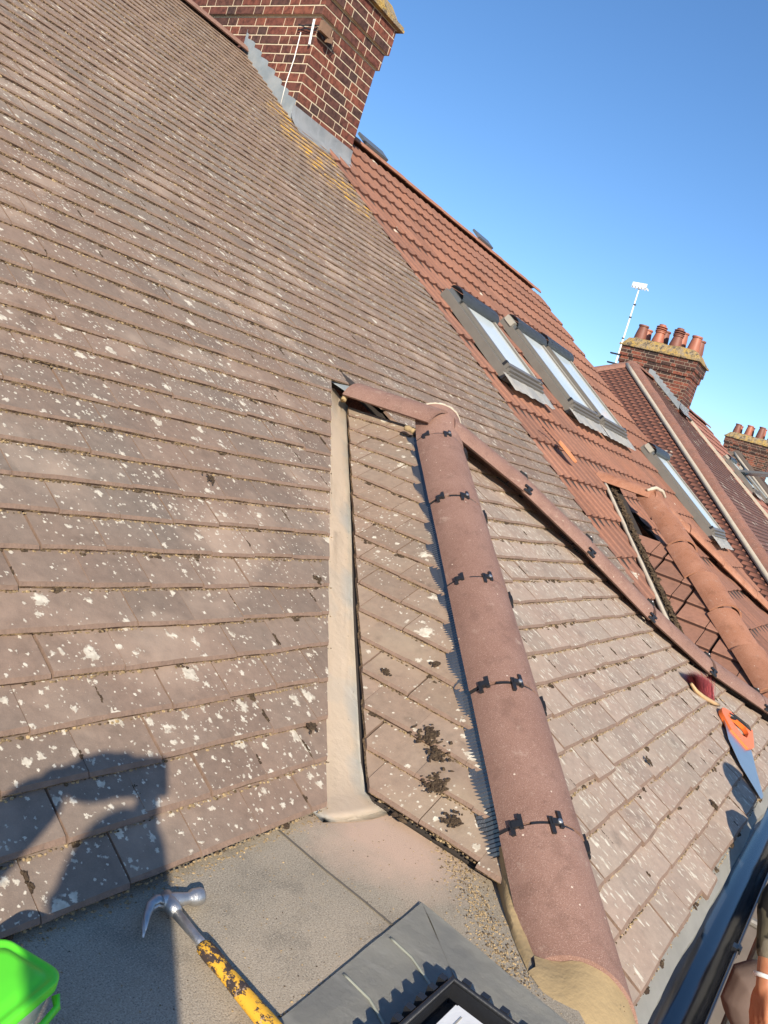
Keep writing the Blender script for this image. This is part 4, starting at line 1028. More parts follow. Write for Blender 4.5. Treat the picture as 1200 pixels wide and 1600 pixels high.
# ------------------------------------------------------------------ the next pair of houses and the one beyond
def far_house(dx, name_label, party_x, roofm, m2, hipm, seed, detail=True):
    e = empty('brick_house', (16.5 + dx, 5, GZ), name_label, 'house')
    AX, AY, AZ = 17.2 + dx, 5.82, 2.70; t = TM; ez = -1.0; dxh = (AZ - ez) / t
    # hipped end facing us
    fr = frame_side(AX - dxh, ez, t, 12.0, 1); bm = new_bm(); rows = int(dxh * math.sqrt(1 + t * t) / .10) + 1
    hA = vplane((AX, AY), (AX - 1, AY - 1), (AX - 1, AY)); hB = vplane((AX, AY), (AX - 1, AY + 1), (AX - 1, AY))
    def keep(i, j): return False
    plain_tiles(bm, fr, 12 - AY - dxh - .1, 12 - AY + dxh + .1, rows, .10, .168 if detail else .4, .012, seed, lambda u, v: 0 if abs((12 - u) - AY) < dxh - v * fr[2].x + .4 else None, {0: [hA, hB]}, nu=1, jit=.35)
    deck(bm, fr, [(12 - AY - dxh, 0), (12 - AY + dxh, 0), (12 - AY, dxh * math.sqrt(1 + t * t))], 2, -.02)
    obj('hipped_end_roof', bm, [roofm, m_edge_dk, m_under, m_edge_dk], e)
    # front slope
    y0 = AY - dxh; fr = frame_x(y0, ez, t); bm = new_bm(); hC = vplane((AX, AY), (AX - 1, AY - 1), (AX + 1, AY - 1))
    plain_tiles(bm, fr, AX - dxh, party_x, rows, .10, .168 if detail else .4, .012, seed + 1, lambda u, v: 0 if u > AX - dxh + v * fr[2].y - .4 else None, {0: [hC, (V((party_x, 0, 0)), V((1, 0, 0))), (V((0, AY, 0)), V((0, 1, 0)))]}, nu=1, jit=.35)
    deck(bm, fr, [(AX - dxh, 0), (party_x, 0), (party_x, dxh * math.sqrt(1 + t * t)), (AX, dxh * math.sqrt(1 + t * t))], 2, -.02)
    obj('front_roof', bm, [m2, m_edge_dk, m_under, m_edge_dk], e)
    bm = new_bm(); sheet(bm, [[(AX, AY, AZ), (party_x, AY, AZ)], [(AX - dxh, AY + dxh, ez), (party_x, AY + dxh, ez)]], 0, (.5, .3, .5)); obj('rear_roof', bm, [m2], e)
    bm = new_bm(); box(bm, (AX - dxh + .3, y0 + .3, GZ), (party_x, AY + dxh - .3, ez - .02)); obj('wall', bm, m_wall, e)
    A = V((AX, AY, AZ + .06))
    run(A, A + V((-1, -1, -t)) * dxh * 1.0, .46 if detail else .9, hipm, e, .17, seed + 5, phi=70, na=10); run(A, A + V((-1, 1, -t)) * dxh, .9, hipm, e, .15, seed + 6, phi=70, na=8)
    run(A, V((party_x, AY, AZ + .06)), 1.2, hipm, e, .15, seed + 7, name='ridge_tile', na=8)
    for sg, nm in ((1, 'hip_mortar'),):
        a = A + V((-.185, .05, -.14)); mortar_lump('hip_mortar', [a + V((-k, -k, -t * k)) for k in (0, dxh * .3, dxh * .6, dxh * .97)], [.05, .045, .045, .045], m_mortar_pale, e, seed, 6)
    a = A + V((-.12, .10, -.13)); mortar_lump('hip_mortar', [a + V((-k, k, -t * k)) for k in (0, 1.2, 2.6)], [.05, .045, .04], m_mortar_pale, e, seed + 1, 6)
    return e
h3 = far_house(0, 'dark red tiled house across the gap with a hipped end and long orange hip tiles', 19.5, m_far, m_far2, m_ridge_far, 200)
chimney(18.6, 19.42, 4.95, 6.62, 1.5, h3, [m_brick_far, m_joint_far], 9, c=-1.28 + .06, louvre=((1, 0), (2, 0)))
h4 = empty('brick_house', (22.6, 5, GZ), 'plain pinkish red tiled house beyond the second chimney with an open roof window', 'house')
bm = new_bm(); y0 = .46; f4 = frame_x(y0, TM * y0 - 1.31, TM); w4 = 5.36 / cm_
strip_tiles(bm, f4, 19.5, 25.6, 19, .345, lambda u: .010 * math.exp(-(((u % .3) / .3 - .5) / .2) ** 2), .05, .3, .026, 301, {0: [(V((19.5, 0, 0)), V((-1, 0, 0))), (V((0, 5.84, 0)), V((0, 1, 0))), vplane((25.6, 5.8), (24.9, .5), (22, 3))]}); deck(bm, f4, [(19.5, 0), (24.85, 0), (25.5, w4), (19.5, w4)], 2, -.02)
obj('main_roof', bm, [m_pink, m_edge_red, m_under], h4)
bm = new_bm(); sheet(bm, [[(19.5, 5.83, 2.70), (25.6, 5.83, 2.70)], [(19.5, 11.2, -1.0), (25.6, 11.2, -1.0)]], 0, (.5, .3, .5)); obj('rear_roof', bm, [m_pink], h4)
bm = new_bm(); box(bm, (19.5, .8, GZ), (24.8, 10.9, -1.05)); prism(bm, [(24.8, .8, -1.05), (24.8, 10.9, -1.05), (24.8, 5.83, 2.55)], (-.3, 0, 0), 1); obj('wall', bm, m_wall, h4)
run((19.45, 5.83, 2.76), (25.6, 5.83, 2.76), .9, m_ridge_far, h4, .14, 320, name='ridge_tile', na=8)
bm = new_bm(); prism(bm, [(19.44, .46, -.985), (19.56, .46, -.985), (19.56, 5.8, 2.735), (19.44, 5.8, 2.735)], (0, -.57 * .0, .06), 1.0); obj('party_verge', bm, m_mortar_pale, h4)
rw = roof_window(21.3, 22.3, 3.3, 4.25, h4, c=-1.28, label='centre-pivot roof window standing open')
bm = new_bm(); o4 = V((21.38, 3.75, TM * 3.75 - 1.28 + .10)); obox(bm, o4, V((1, 0, 0)), V((0, -.98, .20)), V((0, .2, .98)), (0, .84), (-.05, .62), (0, .05)); obj('open_sash', bm, m_frame_dk, rw)
roof_window(23.2, 24.0, 3.2, 4.2, h4, c=-1.28, label='further roof window, shut')
h5 = far_house(14.0, 'far grey brown hipped house at the right edge, third in the row', 33.5, m_greyroof, m_greyroof, m_greyroof, 400, False)
chimney(32.6, 33.42, 4.95, 6.62, 1.5, h5, [m_brick_far, m_joint_far], 19, c=-1.22, flash=False, mossy=True)

# television aerial lashed to the second chimney
ae = empty('tv_aerial', (18.6, 6.70, 2.8), 'thin white television aerial mast lashed to the second chimney', 'aerial')
bm = new_bm(); tube(bm, [(18.52, 6.66, 2.72), (18.52, 6.69, 3.7), (18.52, 6.72, 4.62)], [.022, .020, .016], 8); obj('mast', bm, m_white, ae)
bm = new_bm()
obox(bm, V((18.52, 6.72, 4.60)), V((0, 1, 0)), V((1, 0, 0)), V((0, 0, 1)), (-.17, .17), (-.05, -.03), (-.02, .11))
for k in range(5): obox(bm, V((18.49, 6.72, 4.62)), V((0, 1, 0)), V((1, 0, 0)), V((0, 0, 1)), (-.17 + k * .075, -.165 + k * .075), (-.05, .20), (-.02 + .0, .02))
obj('antenna_head', bm, m_white, ae)
for z in (2.80, 3.02):
    bm = new_bm(); box(bm, (18.49, 6.60, z), (18.55, 6.86, z + .03)); obj('bracket', bm, m_black, ae)
for z in (3.4, 3.9, 4.2):
    bm = new_bm(); tube(bm, [(18.52, 6.69, z), (18.52, 6.69, z + .03)], .03, 8); obj('cable_tie', bm, m_black, ae)

# aerial bracket, old lashing and cable on the near chimney
br = empty('aerial_bracket', (4.97, 5.07, 2.6), 'rusty lashing bracket and wires tied to the corner of the nearest chimney', 'bracket')
bm = new_bm(); tube(bm, [(4.958, 5.105, 2.66), (4.958, 5.13, 2.86)], .010, 8); obj('stub_mast', bm, m_white, br)
bm = new_bm(); cx, cy2 = 4.955, 5.06
for k in range(3):
    p = [V((4.965 - .02 * math.sin(q * 2.1 + k), 5.28 - q * .12 - k * .005, 2.78 + .02 * math.sin(q * 3 + k * 2) + .02 * k)) for q in range(3)] + [V((4.96 + q * .06, 5.055 - .02 * math.sin(q * 2.3 + k), 2.77 + .016 * math.cos(q * 2.7 + k) - .012 * q + .015 * k)) for q in range(5)]
    tube(bm, p, .0042, 6)
obj('twisted_wire', bm, m_black, br)
bm = new_bm(); obox(bm, V((4.975, 5.045, 2.80)), V((1, 0, 0)), V((0, 0, 1)), V((0, -1, 0)), (-.03, .09), (-.03, .05), (0, .03)); obox(bm, V((5.07, 5.045, 2.76)), V((.9, 0, .3)), V((0, 0, 1)), V((0, -1, 0)), (-.02, .05), (-.02, .03), (0, .025)); obj('bracket_plate', bm, simple('rusty_steel', (.22, .13, .08), .7, nscale=40, var=.6), br)
bm = new_bm(); tube(bm, [(4.962, 5.24, 2.76), (4.968, 5.235, 2.55), (4.966, 5.245, 2.35), (4.972, 5.24, 2.17)], .0045, 6); tag(obj('aerial_cable', bm, m_white, smooth=True), 'thin white cable hanging down the side of the nearest chimney', 'cable')

# ------------------------------------------------------------------ tools left on the roofs
FZ = -.885                                              # felt surface
m_yellow = None
def grip_material():
    M = NT('worn_yellow_grip'); ob = M.tc.outputs['Object']
    n_ = M.noise(M.mapping(ob, (1, .55, 1)), 60, 6, .75); n2 = M.noise(ob, 10, 2)
    col = M.mix(M.ramp(M.math('ADD', n_, M.math('MULTIPLY', M.math('SUBTRACT', n2, .5), .8)), .47, .51), (.74, .40, .035), (.055, .040, .035))
    col = M.mix(M.ramp(M.noise(ob, 60, 3, .7), .62, .68, 0, .7), col, (.50, .36, .26))
    M.bump(n_, .4, .002); return M.out(col, .6, .4)
hm = empty('claw_hammer', (.97, .68, FZ), 'steel claw hammer with worn yellow and black grip lying on the grey felt', 'hammer')
hz = FZ + .020
HB0, HB1_ = V((.984, .760, hz)), V((.928, .462, hz + .004))
ax = (HB1_ - HB0).normalized(); sx_ = V((ax.y, -ax.x, 0)).normalized()
if sx_.x < 0: sx_ = -sx_
bm = new_bm(); tube(bm, [HB0, HB0 + ax * .075, HB0 + ax * .12], [.0085, .0075, .0085], 14)
obj('shaft', bm, m_steel, hm, smooth=True)
bm = new_bm(); tube(bm, [HB0 + ax * t for t in (.095, .10, .12, .16, .20, .24, .28, .296, .30)], [.010, .0135, .0145, .0130, .0140, .0145, .0155, .0155, .010], 16, flat=.82)
obj('grip', bm, grip_material(), hm, smooth=True)
bm = new_bm(); C = V((.986, .772, hz + .002)); FH = V((1.043, .757, hz)); d_ = (FH - C).normalized()
tube(bm, [C - d_ * .012, C + d_ * .012, C + d_ * .030, C + d_ * .038, C + d_ * .046, C + d_ * .062, C + d_ * .066], [.0125, .0130, .0105, .0095, .0140, .0145, .0125], 18)
# two claws sweeping back and down, split by a notch
for sgn in (-1, 1):
    pts = [C - d_ * .006, V((.968, .781, hz + .004)), V((.951, .777, hz + .003)), V((.930, .760, hz)), V((.910, .738, hz - .004))]
    pts = [p + V((0, 0, sgn * (.0032 + .0007 * i))) for i, p in enumerate(pts)]
    tube(bm, pts, [.0115, .0095, .0078, .0055, .0016], 10, flat=.62, upv=V((0, 0, 1)))
tube(bm, [C - ax * .013, C + ax * .016, C + ax * .030], [.0135, .0125, .0095], 14)
obj('head', bm, m_steel, hm, smooth=True)

# tub with a bright green clip-on lid
m_green = simple('bright_green_plastic', (.13, .80, .035), .32, nscale=8, var=.08, bump=.03)
M_ = NT('frosted_clear_plastic'); M_.b.inputs['Transmission Weight'].default_value = .55; m_clear = M_.out((.62, .66, .62), .28, .5)
tb = empty('plastic_tub', (.56, .70, FZ), 'clear plastic tub with a bright green lid and handle at the left edge', 'tub')
e1 = V((.955, .265, 0)).normalized(); e2 = V((e1.y, -e1.x, 0)); LC = V((.664, .633, -.750))       # near the corner that shows
def rrect(cx, hx, hy, rad, z, n_=6):
    out = []
    for qx, qy, a0 in ((1, 1, 0), (-1, 1, 90), (-1, -1, 180), (1, -1, 270)):
        for k in range(n_ + 1):
            a = math.radians(a0 + 90 * k / n_); out.append(cx + e1 * (qx * (hx - rad) + rad * math.cos(a)) + (-e2) * (qy * (hy - rad) + rad * math.sin(a)) + V((0, 0, z)))
    return out
hx, hy = .085, .052; Cn = LC - e1 * hx - e2 * hy
def stack(bm, rows):
    G = [[bm.verts.new(p) for p in row] for row in rows]; m = len(G[0])
    for i in range(len(G) - 1):
        for k in range(m): addface(bm, [G[i][k], G[i][(k + 1) % m], G[i + 1][(k + 1) % m], G[i + 1][k]])
    addface(bm, G[0][::-1]); addface(bm, G[-1])
bm = new_bm(); stack(bm, [rrect(Cn, hx, hy, .022, -.014), rrect(Cn, hx, hy, .022, -.002), rrect(Cn, hx - .002, hy - .002, .021, 0), rrect(Cn, hx - .007, hy - .007, .018, .0006), rrect(Cn, hx - .009, hy - .009, .017, -.0008), rrect(Cn, hx - .015, hy - .015, .014, -.0008), rrect(Cn, hx - .018, hy - .018, .012, .0016), rrect(Cn, hx - .026, hy - .026, .010, .0022)]); obj('lid', bm, m_green, tb, auto=50)
bm = new_bm(); stack(bm, [rrect(Cn, hx - .018, hy - .016, .018, -.118), rrect(Cn, hx - .006, hy - .005, .02, -.02), rrect(Cn, hx - .006, hy - .005, .02, -.0145)]); obj('body', bm, m_clear, tb, auto=40)
bm = new_bm(); hp = [Cn + e1 * (hx - .012) + e2 * (hy - .001) + V((0, 0, -.022)), Cn + e1 * (hx - .016) + e2 * (hy + .008) + V((0, 0, -.032)), Cn + e1 * (hx - .045) + e2 * (hy + .011) + V((0, 0, -.036)), Cn + e1 * (hx - .085) + e2 * (hy + .008) + V((0, 0, -.032)), Cn + e1 * (hx - .088) + e2 * (hy - .001) + V((0, 0, -.022))]
tube(bm, hp, [.0045] * 5, 8, flat=1.6, upv=V((0, 0, 1))); obj('handle', bm, m_green, tb, smooth=True)

# black notched crate with a white box in it, standing by the lead apron
cr = empty('tray', (1.08, .23, -.88), 'low black plastic tray with a notched rim beside the lead apron', 'tray')
K0 = V((1.250, .366, 0)); zr, zb = -.843, -.8835; bm = new_bm()
W1, W2 = .34, .27
box(bm, (K0.x - W1, K0.y - .010, zb), (K0.x, K0.y, zr)); box(bm, (K0.x - .010, K0.y - W2, zb), (K0.x, K0.y - .0102, zr)); box(bm, (K0.x - W1, K0.y - W2, zb), (K0.x - W1 + .010, K0.y - .0102, zr)); box(bm, (K0.x - W1 + .0102, K0.y - W2, zb), (K0.x - .0102, K0.y - W2 + .01, zr)); box(bm, (K0.x - W1 + .0102, K0.y - W2 + .0102, zb), (K0.x - .0102, K0.y - .0102, zb + .006))
bmesh.ops.remove_doubles(bm, verts=bm.verts[:], dist=.0004); obj('side_wall', bm, m_black, cr)
bm = new_bm()
for k in range(9):
    x = K0.x - .014 - k * .036; box(bm, (x - .014, K0.y + .0002, zr - .014), (x, K0.y + .0125, zr + .006))
for k in range(7):
    y = K0.y - .018 - k * .036; box(bm, (K0.x + .0002, y - .014, zr - .014), (K0.x + .0125, y, zr + .006))
rb_ = kind(obj('notched_rim', bm, m_black, cr), 'stuff'); 
bm = new_bm(); tube(bm, [(K0.x - W1, K0.y - .005, zr + .003), (K0.x - .006, K0.y - .005, zr + .003), (K0.x - .005, K0.y - W2, zr + .003)], .0052, 8); obj('rim', bm, m_black, cr, smooth=True)
bm = new_bm(); box(bm, (K0.x - .26, K0.y - .20, zb + .008), (K0.x - .040, K0.y - .034, zr - .006)); bmesh.ops.bevel(bm, geom=bm.edges[:], offset=.003, segments=2)
wb = tag(obj('white_box', bm, m_white), 'white box sitting inside the black notched tray', 'box')
bm = new_bm()
for k in range(3): box(bm, (K0.x - .22, K0.y - .055 - k * .035, zr - .0059), (K0.x - .06, K0.y - .0525 - k * .035, zr - .0048))
o_ = obj('box_rib', bm, m_cap); o_.parent = wb; kind(o_, 'stuff')

# round white-rimmed tin on the gutter end
ct = empty('round_tin', (1.80, .05, -1.06), 'small open tin with a white rim at the end of the gutter', 'tin')
q0 = V((1.835, .080, -1.085)); 
bm = new_bm(); lathe(bm, q0 - V((0, 0, .04)), (0, 0, 1), [(0, .030), (.055, .034), (.056, .036), (.062, .036), (.062, .030), (.03, .028)], 28); obj('rim', bm, m_white, ct, auto=40)
bm = new_bm(); lathe(bm, q0 + V((0, 0, -.01)), (0, 0, 1), [(0, .027), (.004, .027)], 24); obj('contents', bm, m_black, ct)

# the handsaw and the brush on the bay front
def fp(x, y, o=0.0): return V((x, y, TF * y + PZ - TF * PY)) + ffr[3] * o
sw = empty('handsaw', (3.8, .3, TF * .3 + PZ - TF * PY), 'handsaw with an orange handle lying on the grey tiles near the gutter', 'handsaw')
blade = [(3.925, .414), (3.724, .341), (3.614, .258), (3.538, .142), (3.594, .139), (3.746, .195), (3.928, .258)]
bm = new_bm(); edge = []
B2 = [blade[0]]
for a, b in zip(blade[:3], blade[1:4]):                    # toothed edge
    k = int(math.hypot(a[0] - b[0], a[1] - b[1]) / .006); nx, ny = (b[1] - a[1]), -(b[0] - a[0]); ln = math.hypot(nx, ny)
    for i in range(1, k + 1):
        t = i / k; o_ = .0018 if i % 2 else 0; B2.append((a[0] + (b[0] - a[0]) * t - nx / ln * o_, a[1] + (b[1] - a[1]) * t - ny / ln * o_))
B2 += blade[4:]
prism(bm, [fp(x, y, .026) for x, y in B2], ffr[3], .0011); obj('blade', bm, simple('saw_steel', (.42, .45, .50), .30, metal=.85, nscale=14, var=.25, bump=.03), sw)
m_orange = simple('orange_plastic', (.82, .17, .035), .4, nscale=10, var=.1, bump=.03)
hn = [(3.915, .430), (3.985, .437), (4.052, .408), (4.075, .385), (4.13, .345), (4.168, .303), (3.964, .258), (3.865, .272), (3.842, .360)]
hole = [(3.958, .405), (4.030, .385), (4.088, .330), (4.060, .306), (3.975, .300), (3.935, .320)]
bm = new_bm(); k = 36
def resamp(poly, m):
    P = [V((*p, 0)) for p in poly]; Ls = [(P[(i + 1) % len(P)] - P[i]).length for i in range(len(P))]; T = sum(Ls); out = []
    for j in range(m):
        d = T * j / m; i = 0
        while d > Ls[i]: d -= Ls[i]; i += 1
        q = P[i].lerp(P[(i + 1) % len(P)], d / Ls[i]); out.append((q.x, q.y))
    return out
cxh = (4.005, .345)
def polar(poly, m):
    out = []
    for j in range(m):
        a = 2 * math.pi * j / m; dx, dy = math.cos(a), math.sin(a) * .45; best = 0
        for i in range(len(poly)):
            x1, y1 = poly[i][0] - cxh[0], poly[i][1] - cxh[1]; x2, y2 = poly[(i + 1) % len(poly)][0] - cxh[0], poly[(i + 1) % len(poly)][1] - cxh[1]
            den = dx * (y2 - y1) - dy * (x2 - x1)
            if abs(den) < 1e-12: continue
            t = (x1 * (y2 - y1) - y1 * (x2 - x1)) / den; u = (x1 * dy - y1 * dx) / den
            if t > 0 and -1e-6 <= u <= 1 + 1e-6: best = max(best, t)
        out.append((cxh[0] + dx * best, cxh[1] + dy * best))
    return out
oo, ii = polar(hn, k), polar(hole, k)
G = []
for poly, z, in ((oo, .016), (oo, .036), (ii, .036), (ii, .016)): G.append([bm.verts.new(fp(x, y, z)) for x, y in poly])
for a in range(4):
    for j in range(k): addface(bm, [G[a][j], G[a][(j + 1) % k], G[(a + 1) % 4][(j + 1) % k], G[(a + 1) % 4][j]])
bmesh.ops.bevel(bm, geom=[e for e in bm.edges if e.is_manifold and e.calc_face_angle(0) > .9], offset=.004, segments=2); obj('handle', bm, m_orange, sw, auto=40)
bm = new_bm(); gp = [(4.005, .402), (4.06, .378), (4.10, .345), (4.135, .312)]; tube(bm, [fp(x, y, .030) for x, y in gp], [.012, .016, .016, .013], 12, flat=.8)
obj('grip', bm, m_black, sw, smooth=True)
bm = new_bm()
for k_ in range(9):
    t = .12 + .09 * k_; p0 = V(fp(*gp[0], .044)).lerp(fp(*gp[-1], .044), t); tube(bm, [p0 + ffr[2] * .014, p0 + V((0, 0, .004)), p0 - ffr[2] * .014], .0018, 5)
kind(obj('grip_rib', bm, simple('black_rubber', (.03, .03, .03), .8), sw), 'stuff')

bs = empty('hand_brush', (3.95, .5, TF * .5 + PZ - TF * PY), 'hand brush with dark red bristles and a pale wooden back near the hip tiles', 'brush')
hb = [fp(3.795, .566, .030), fp(3.825, .536, .020), fp(3.88, .505, .016), fp(3.965, .470, .016), fp(4.03, .452, .015)]
bm = new_bm(); tube(bm, hb, [.009, .013, .015, .014, .011], 12, flat=.7); obj('handle', bm, m_wood, bs, smooth=True)
bm = new_bm(); r = random.Random(8)
for k in range(1500):
    t = r.random(); b0 = hb[1].lerp(hb[3], t) + ffr[2] * r.uniform(0, .010) + ffr[3] * r.uniform(-.006, .012)
    dirv = (ffr[2] * 1.0 + V((1, 0, 0)) * (-.42 + 1.15 * t + r.gauss(0, .06)) + ffr[3] * (.34 + r.gauss(0, .17))).normalized(); L_ = r.uniform(.085, .105); w_ = .0016; sd = dirv.cross(ffr[3]).normalized() * w_
    m1 = b0 + dirv * L_ * .6 + V((r.gauss(0, .002), r.gauss(0, .002), r.gauss(0, .002))); tp = b0 + dirv * L_
    c_ = (r.random(), 0, 0)
    a0, a1, b1_, b2_, t_ = bm.verts.new(b0 - sd), bm.verts.new(b0 + sd), bm.verts.new(m1 + sd), bm.verts.new(m1 - sd), bm.verts.new(tp); addface(bm, [a0, a1, b1_, b2_], 0, c_); addface(bm, [b2_, b1_, t_], 0, c_)
M_ = NT('red_bristle'); at = M_.n('Attribute', attribute_name='rnd'); s_c = M_.n('SeparateColor', {0: at.outputs['Color']}); mb_ = M_.out(M_.mix(s_c.outputs[0], (.14, .018, .022), (.42, .075, .075)), .7, .3)
kind(obj('bristles', bm, mb_, bs), 'stuff')

# a length of galvanised tube lying in the neighbour's gutter corner
bm = new_bm(); A = V((5.40, .575, -.845)); B = V((5.35, .10, -.93)); h_, n_, s_ = ridge_frame(A, B)
lathe(bm, A, B - A, [(0, .040), (0, .048), ((B - A).length, .048), ((B - A).length, .04)], 20)
tag(obj('scaffold_tube', bm, m_galv, auto=40), 'grey metal tube end beyond the far hip tiles, in front of the red bay', 'tube')

# ------------------------------------------------------------------ scaffold outside the gutter
sc_ = empty('scaffold_platform', (1.5, -.7, GZ), 'scaffold platform of weathered boards just outside the gutter', 'scaffold')
DZ = -1.86
for k in range(6):
    y = -.16 - k * .232; bm = new_bm(); box(bm, (-2.2, y - .225, DZ - .038), (5.2, y, DZ)); bmesh.ops.bevel(bm, geom=bm.edges[:], offset=.004, segments=1); obj('board', bm, m_board, sc_)
for x in (-1.6, .6, 2.8, 4.8):
    bm = new_bm(); tube(bm, [(x, .05, DZ - .065), (x, -1.65, DZ - .065)], .024, 10); obj('transom', bm, m_galv, sc_)
    bm = new_bm(); tube(bm, [(x + .06, -1.60, GZ), (x + .06, -1.60, DZ - .02)], .024, 10); obj('standard', bm, m_galv, sc_)
    bm = new_bm(); tube(bm, [(x + .06, -.06, GZ), (x + .06, -.06, DZ - .10)], .024, 10); obj('standard', bm, m_galv, sc_)

# ------------------------------------------------------------------ people
def skin_mesh(chains, vox=.006, sub=2):
    """chains of (point, radius): limbs grown as tapered tubes with round ends, then fused into one surface"""
    bm = new_bm()
    for ch in chains:
        pts = [V(p) for p, _ in ch]; rad = [q for _, q in ch]; fine, fr_ = [], []
        for i in range(len(pts) - 1):
            p0 = pts[max(i - 1, 0)]; p1 = pts[i]; p2 = pts[i + 1]; p3 = pts[min(i + 2, len(pts) - 1)]
            for k in range(5):
                t = k / 5; q = .5 * ((2 * p1) + (p2 - p0) * t + (2 * p0 - 5 * p1 + 4 * p2 - p3) * t * t + (3 * p1 - p0 - 3 * p2 + p3) * t ** 3)
                fine.append(q); fr_.append(rad[i] * (1 - t) + rad[i + 1] * t)
        fine.append(pts[-1]); fr_.append(rad[-1])
        d0 = (fine[0] - fine[1]).normalized(); d1 = (fine[-1] - fine[-2]).normalized()
        for a in (35, 65, 85): pass
        pre = [(fine[0] + d0 * fr_[0] * math.sin(a), fr_[0] * math.cos(a)) for a in (1.45, 1.0, .5)]; post = [(fine[-1] + d1 * fr_[-1] * math.sin(a), fr_[-1] * math.cos(a)) for a in (.5, 1.0, 1.45)]
        P_ = [p for p, _ in pre] + fine + [p for p, _ in post]; R_ = [q for _, q in pre] + fr_ + [q for _, q in post]
        tube(bm, P_, R_, 14)
    return bm
def fuse(o, vox):
    m = o.modifiers.new('fuse', 'REMESH'); m.mode = 'VOXEL'; m.voxel_size = vox; m.use_smooth_shade = True
    s2 = o.modifiers.new('soften', 'SMOOTH'); s2.factor = .6; s2.iterations = 4
    bpy.context.view_layer.update(); dg = bpy.context.evaluated_depsgraph_get(); me = bpy.data.meshes.new_from_object(o.evaluated_get(dg)); mats = list(o.data.materials)
    o.modifiers.clear(); o.data = me
    if not me.materials:
        for m_ in mats: me.materials.append(m_)
def ellipsoid(bm, c, rx, ry, rz, fx, fy, fz, seg=20, deform=None):
    rows = []
    for i in range(seg // 2 + 1):
        th = math.pi * i / (seg // 2); row = []
        for k in range(seg):
            a = 2 * math.pi * k / seg; p = V((math.sin(th) * math.cos(a), math.sin(th) * math.sin(a), math.cos(th)))
            q = V((p.x * rx, p.y * ry, p.z * rz)); 
            if deform: q = deform(q)
            row.append(bm.verts.new(c + fx * q.x + fy * q.y + fz * q.z))
        rows.append(row)
    for i in range(len(rows) - 1):
        for k in range(seg): addface(bm, [rows[i][k], rows[i][(k + 1) % seg], rows[i + 1][(k + 1) % seg], rows[i + 1][k]])
    bmesh.ops.remove_doubles(bm, verts=bm.verts[:], dist=1e-5)
M_ = NT('sunlit_skin'); M_.b.inputs['Subsurface Weight'].default_value = .1; obn = M_.tc.outputs['Object']
M_.bump(M_.noise(obn, 240, 3, .6), .25, .002); m_skin = M_.out(M_.mix(M_.ramp(M_.noise(obn, 14, 3), .4, .65), (.46, .20, .105), (.36, .145, .075)), .5, .4)
def camo_material():
    M = NT('camouflage_cloth'); ob = M.tc.outputs['Object']; n1 = M.noise(ob, 7, 3, .6); n2 = M.noise(M.mapping(ob, (1, 1, 1), (4, 2, 7)), 8, 3, .6)
    col = M.mix(M.ramp(n1, .50, .52), (.115, .100, .065), (.018, .017, .015)); col = M.mix(M.ramp(n2, .56, .58), col, (.19, .165, .12)); M.bump(M.noise(ob, 26, 3), .4, .01); return M.out(col, .9, .2)
m_camo = camo_material(); m_trouser = simple('grey_brown_work_trousers', (.135, .095, .08), .9, nscale=9, var=.4, bump=.5, bscale=20); m_hair = simple('dark_hair', (.03, .02, .015), .6, nscale=90); m_boot = simple('tan_boot_leather', (.20, .12, .06), .7); m_coat = simple('dark_work_jacket', (.045, .047, .055), .85, nscale=10, bump=.4, bscale=25)
def hand(chains, W_, dirn, palm_n, sc=1.0, curl=.5, side=1):
    """palm and five separate fingers; dirn points along the fingers, palm_n out of the palm"""
    d = V(dirn).normalized(); n_ = (V(palm_n) - d * d.dot(V(palm_n))).normalized(); s_ = d.cross(n_) * side; W_ = V(W_)
    for k, (off, ln, rr_) in enumerate(((-.030, .066, .0078), (-.010, .078, .0086), (.011, .082, .0088), (.032, .074, .0086))):
        b = W_ + d * (.088 - abs(k - 2) * .004) * sc + s_ * off * sc
        chains.append([(W_ + d * .01 * sc + s_ * off * .55 * sc, .015 * sc), (W_ + d * .05 * sc + s_ * off * .85 * sc, .0145 * sc), (b, .0105 * sc)])
        c = curl * (1 + .12 * (1.5 - k)); d1 = (d * math.cos(c * .5) + n_ * math.sin(c * .5)); d2 = (d * math.cos(c * 1.2) + n_ * math.sin(c * 1.2)); d3 = (d * math.cos(c * 1.9) + n_ * math.sin(c * 1.9))
        p1 = b + d1 * ln * .45 * sc; p2 = p1 + d2 * ln * .32 * sc; p3 = p2 + d3 * ln * .25 * sc
        chains.append([(b - d * .012 * sc, rr_ * 1.1 * sc), (p1, rr_ * sc), (p2, rr_ * .9 * sc), (p3, rr_ * .8 * sc)])
    tb0 = W_ + d * .018 * sc + s_ * .026 * sc; t1 = tb0 + (d * .55 + s_ * .65 + n_ * .35).normalized() * .038 * sc; t2 = t1 + (d * .85 + s_ * .30 + n_ * .4).normalized() * .030 * sc; t3 = t2 + (d * .95 + n_ * .35).normalized() * .022 * sc
    chains.append([(tb0, .014 * sc), (t1, .0115 * sc), (t2, .0100 * sc), (t3, .0085 * sc)])
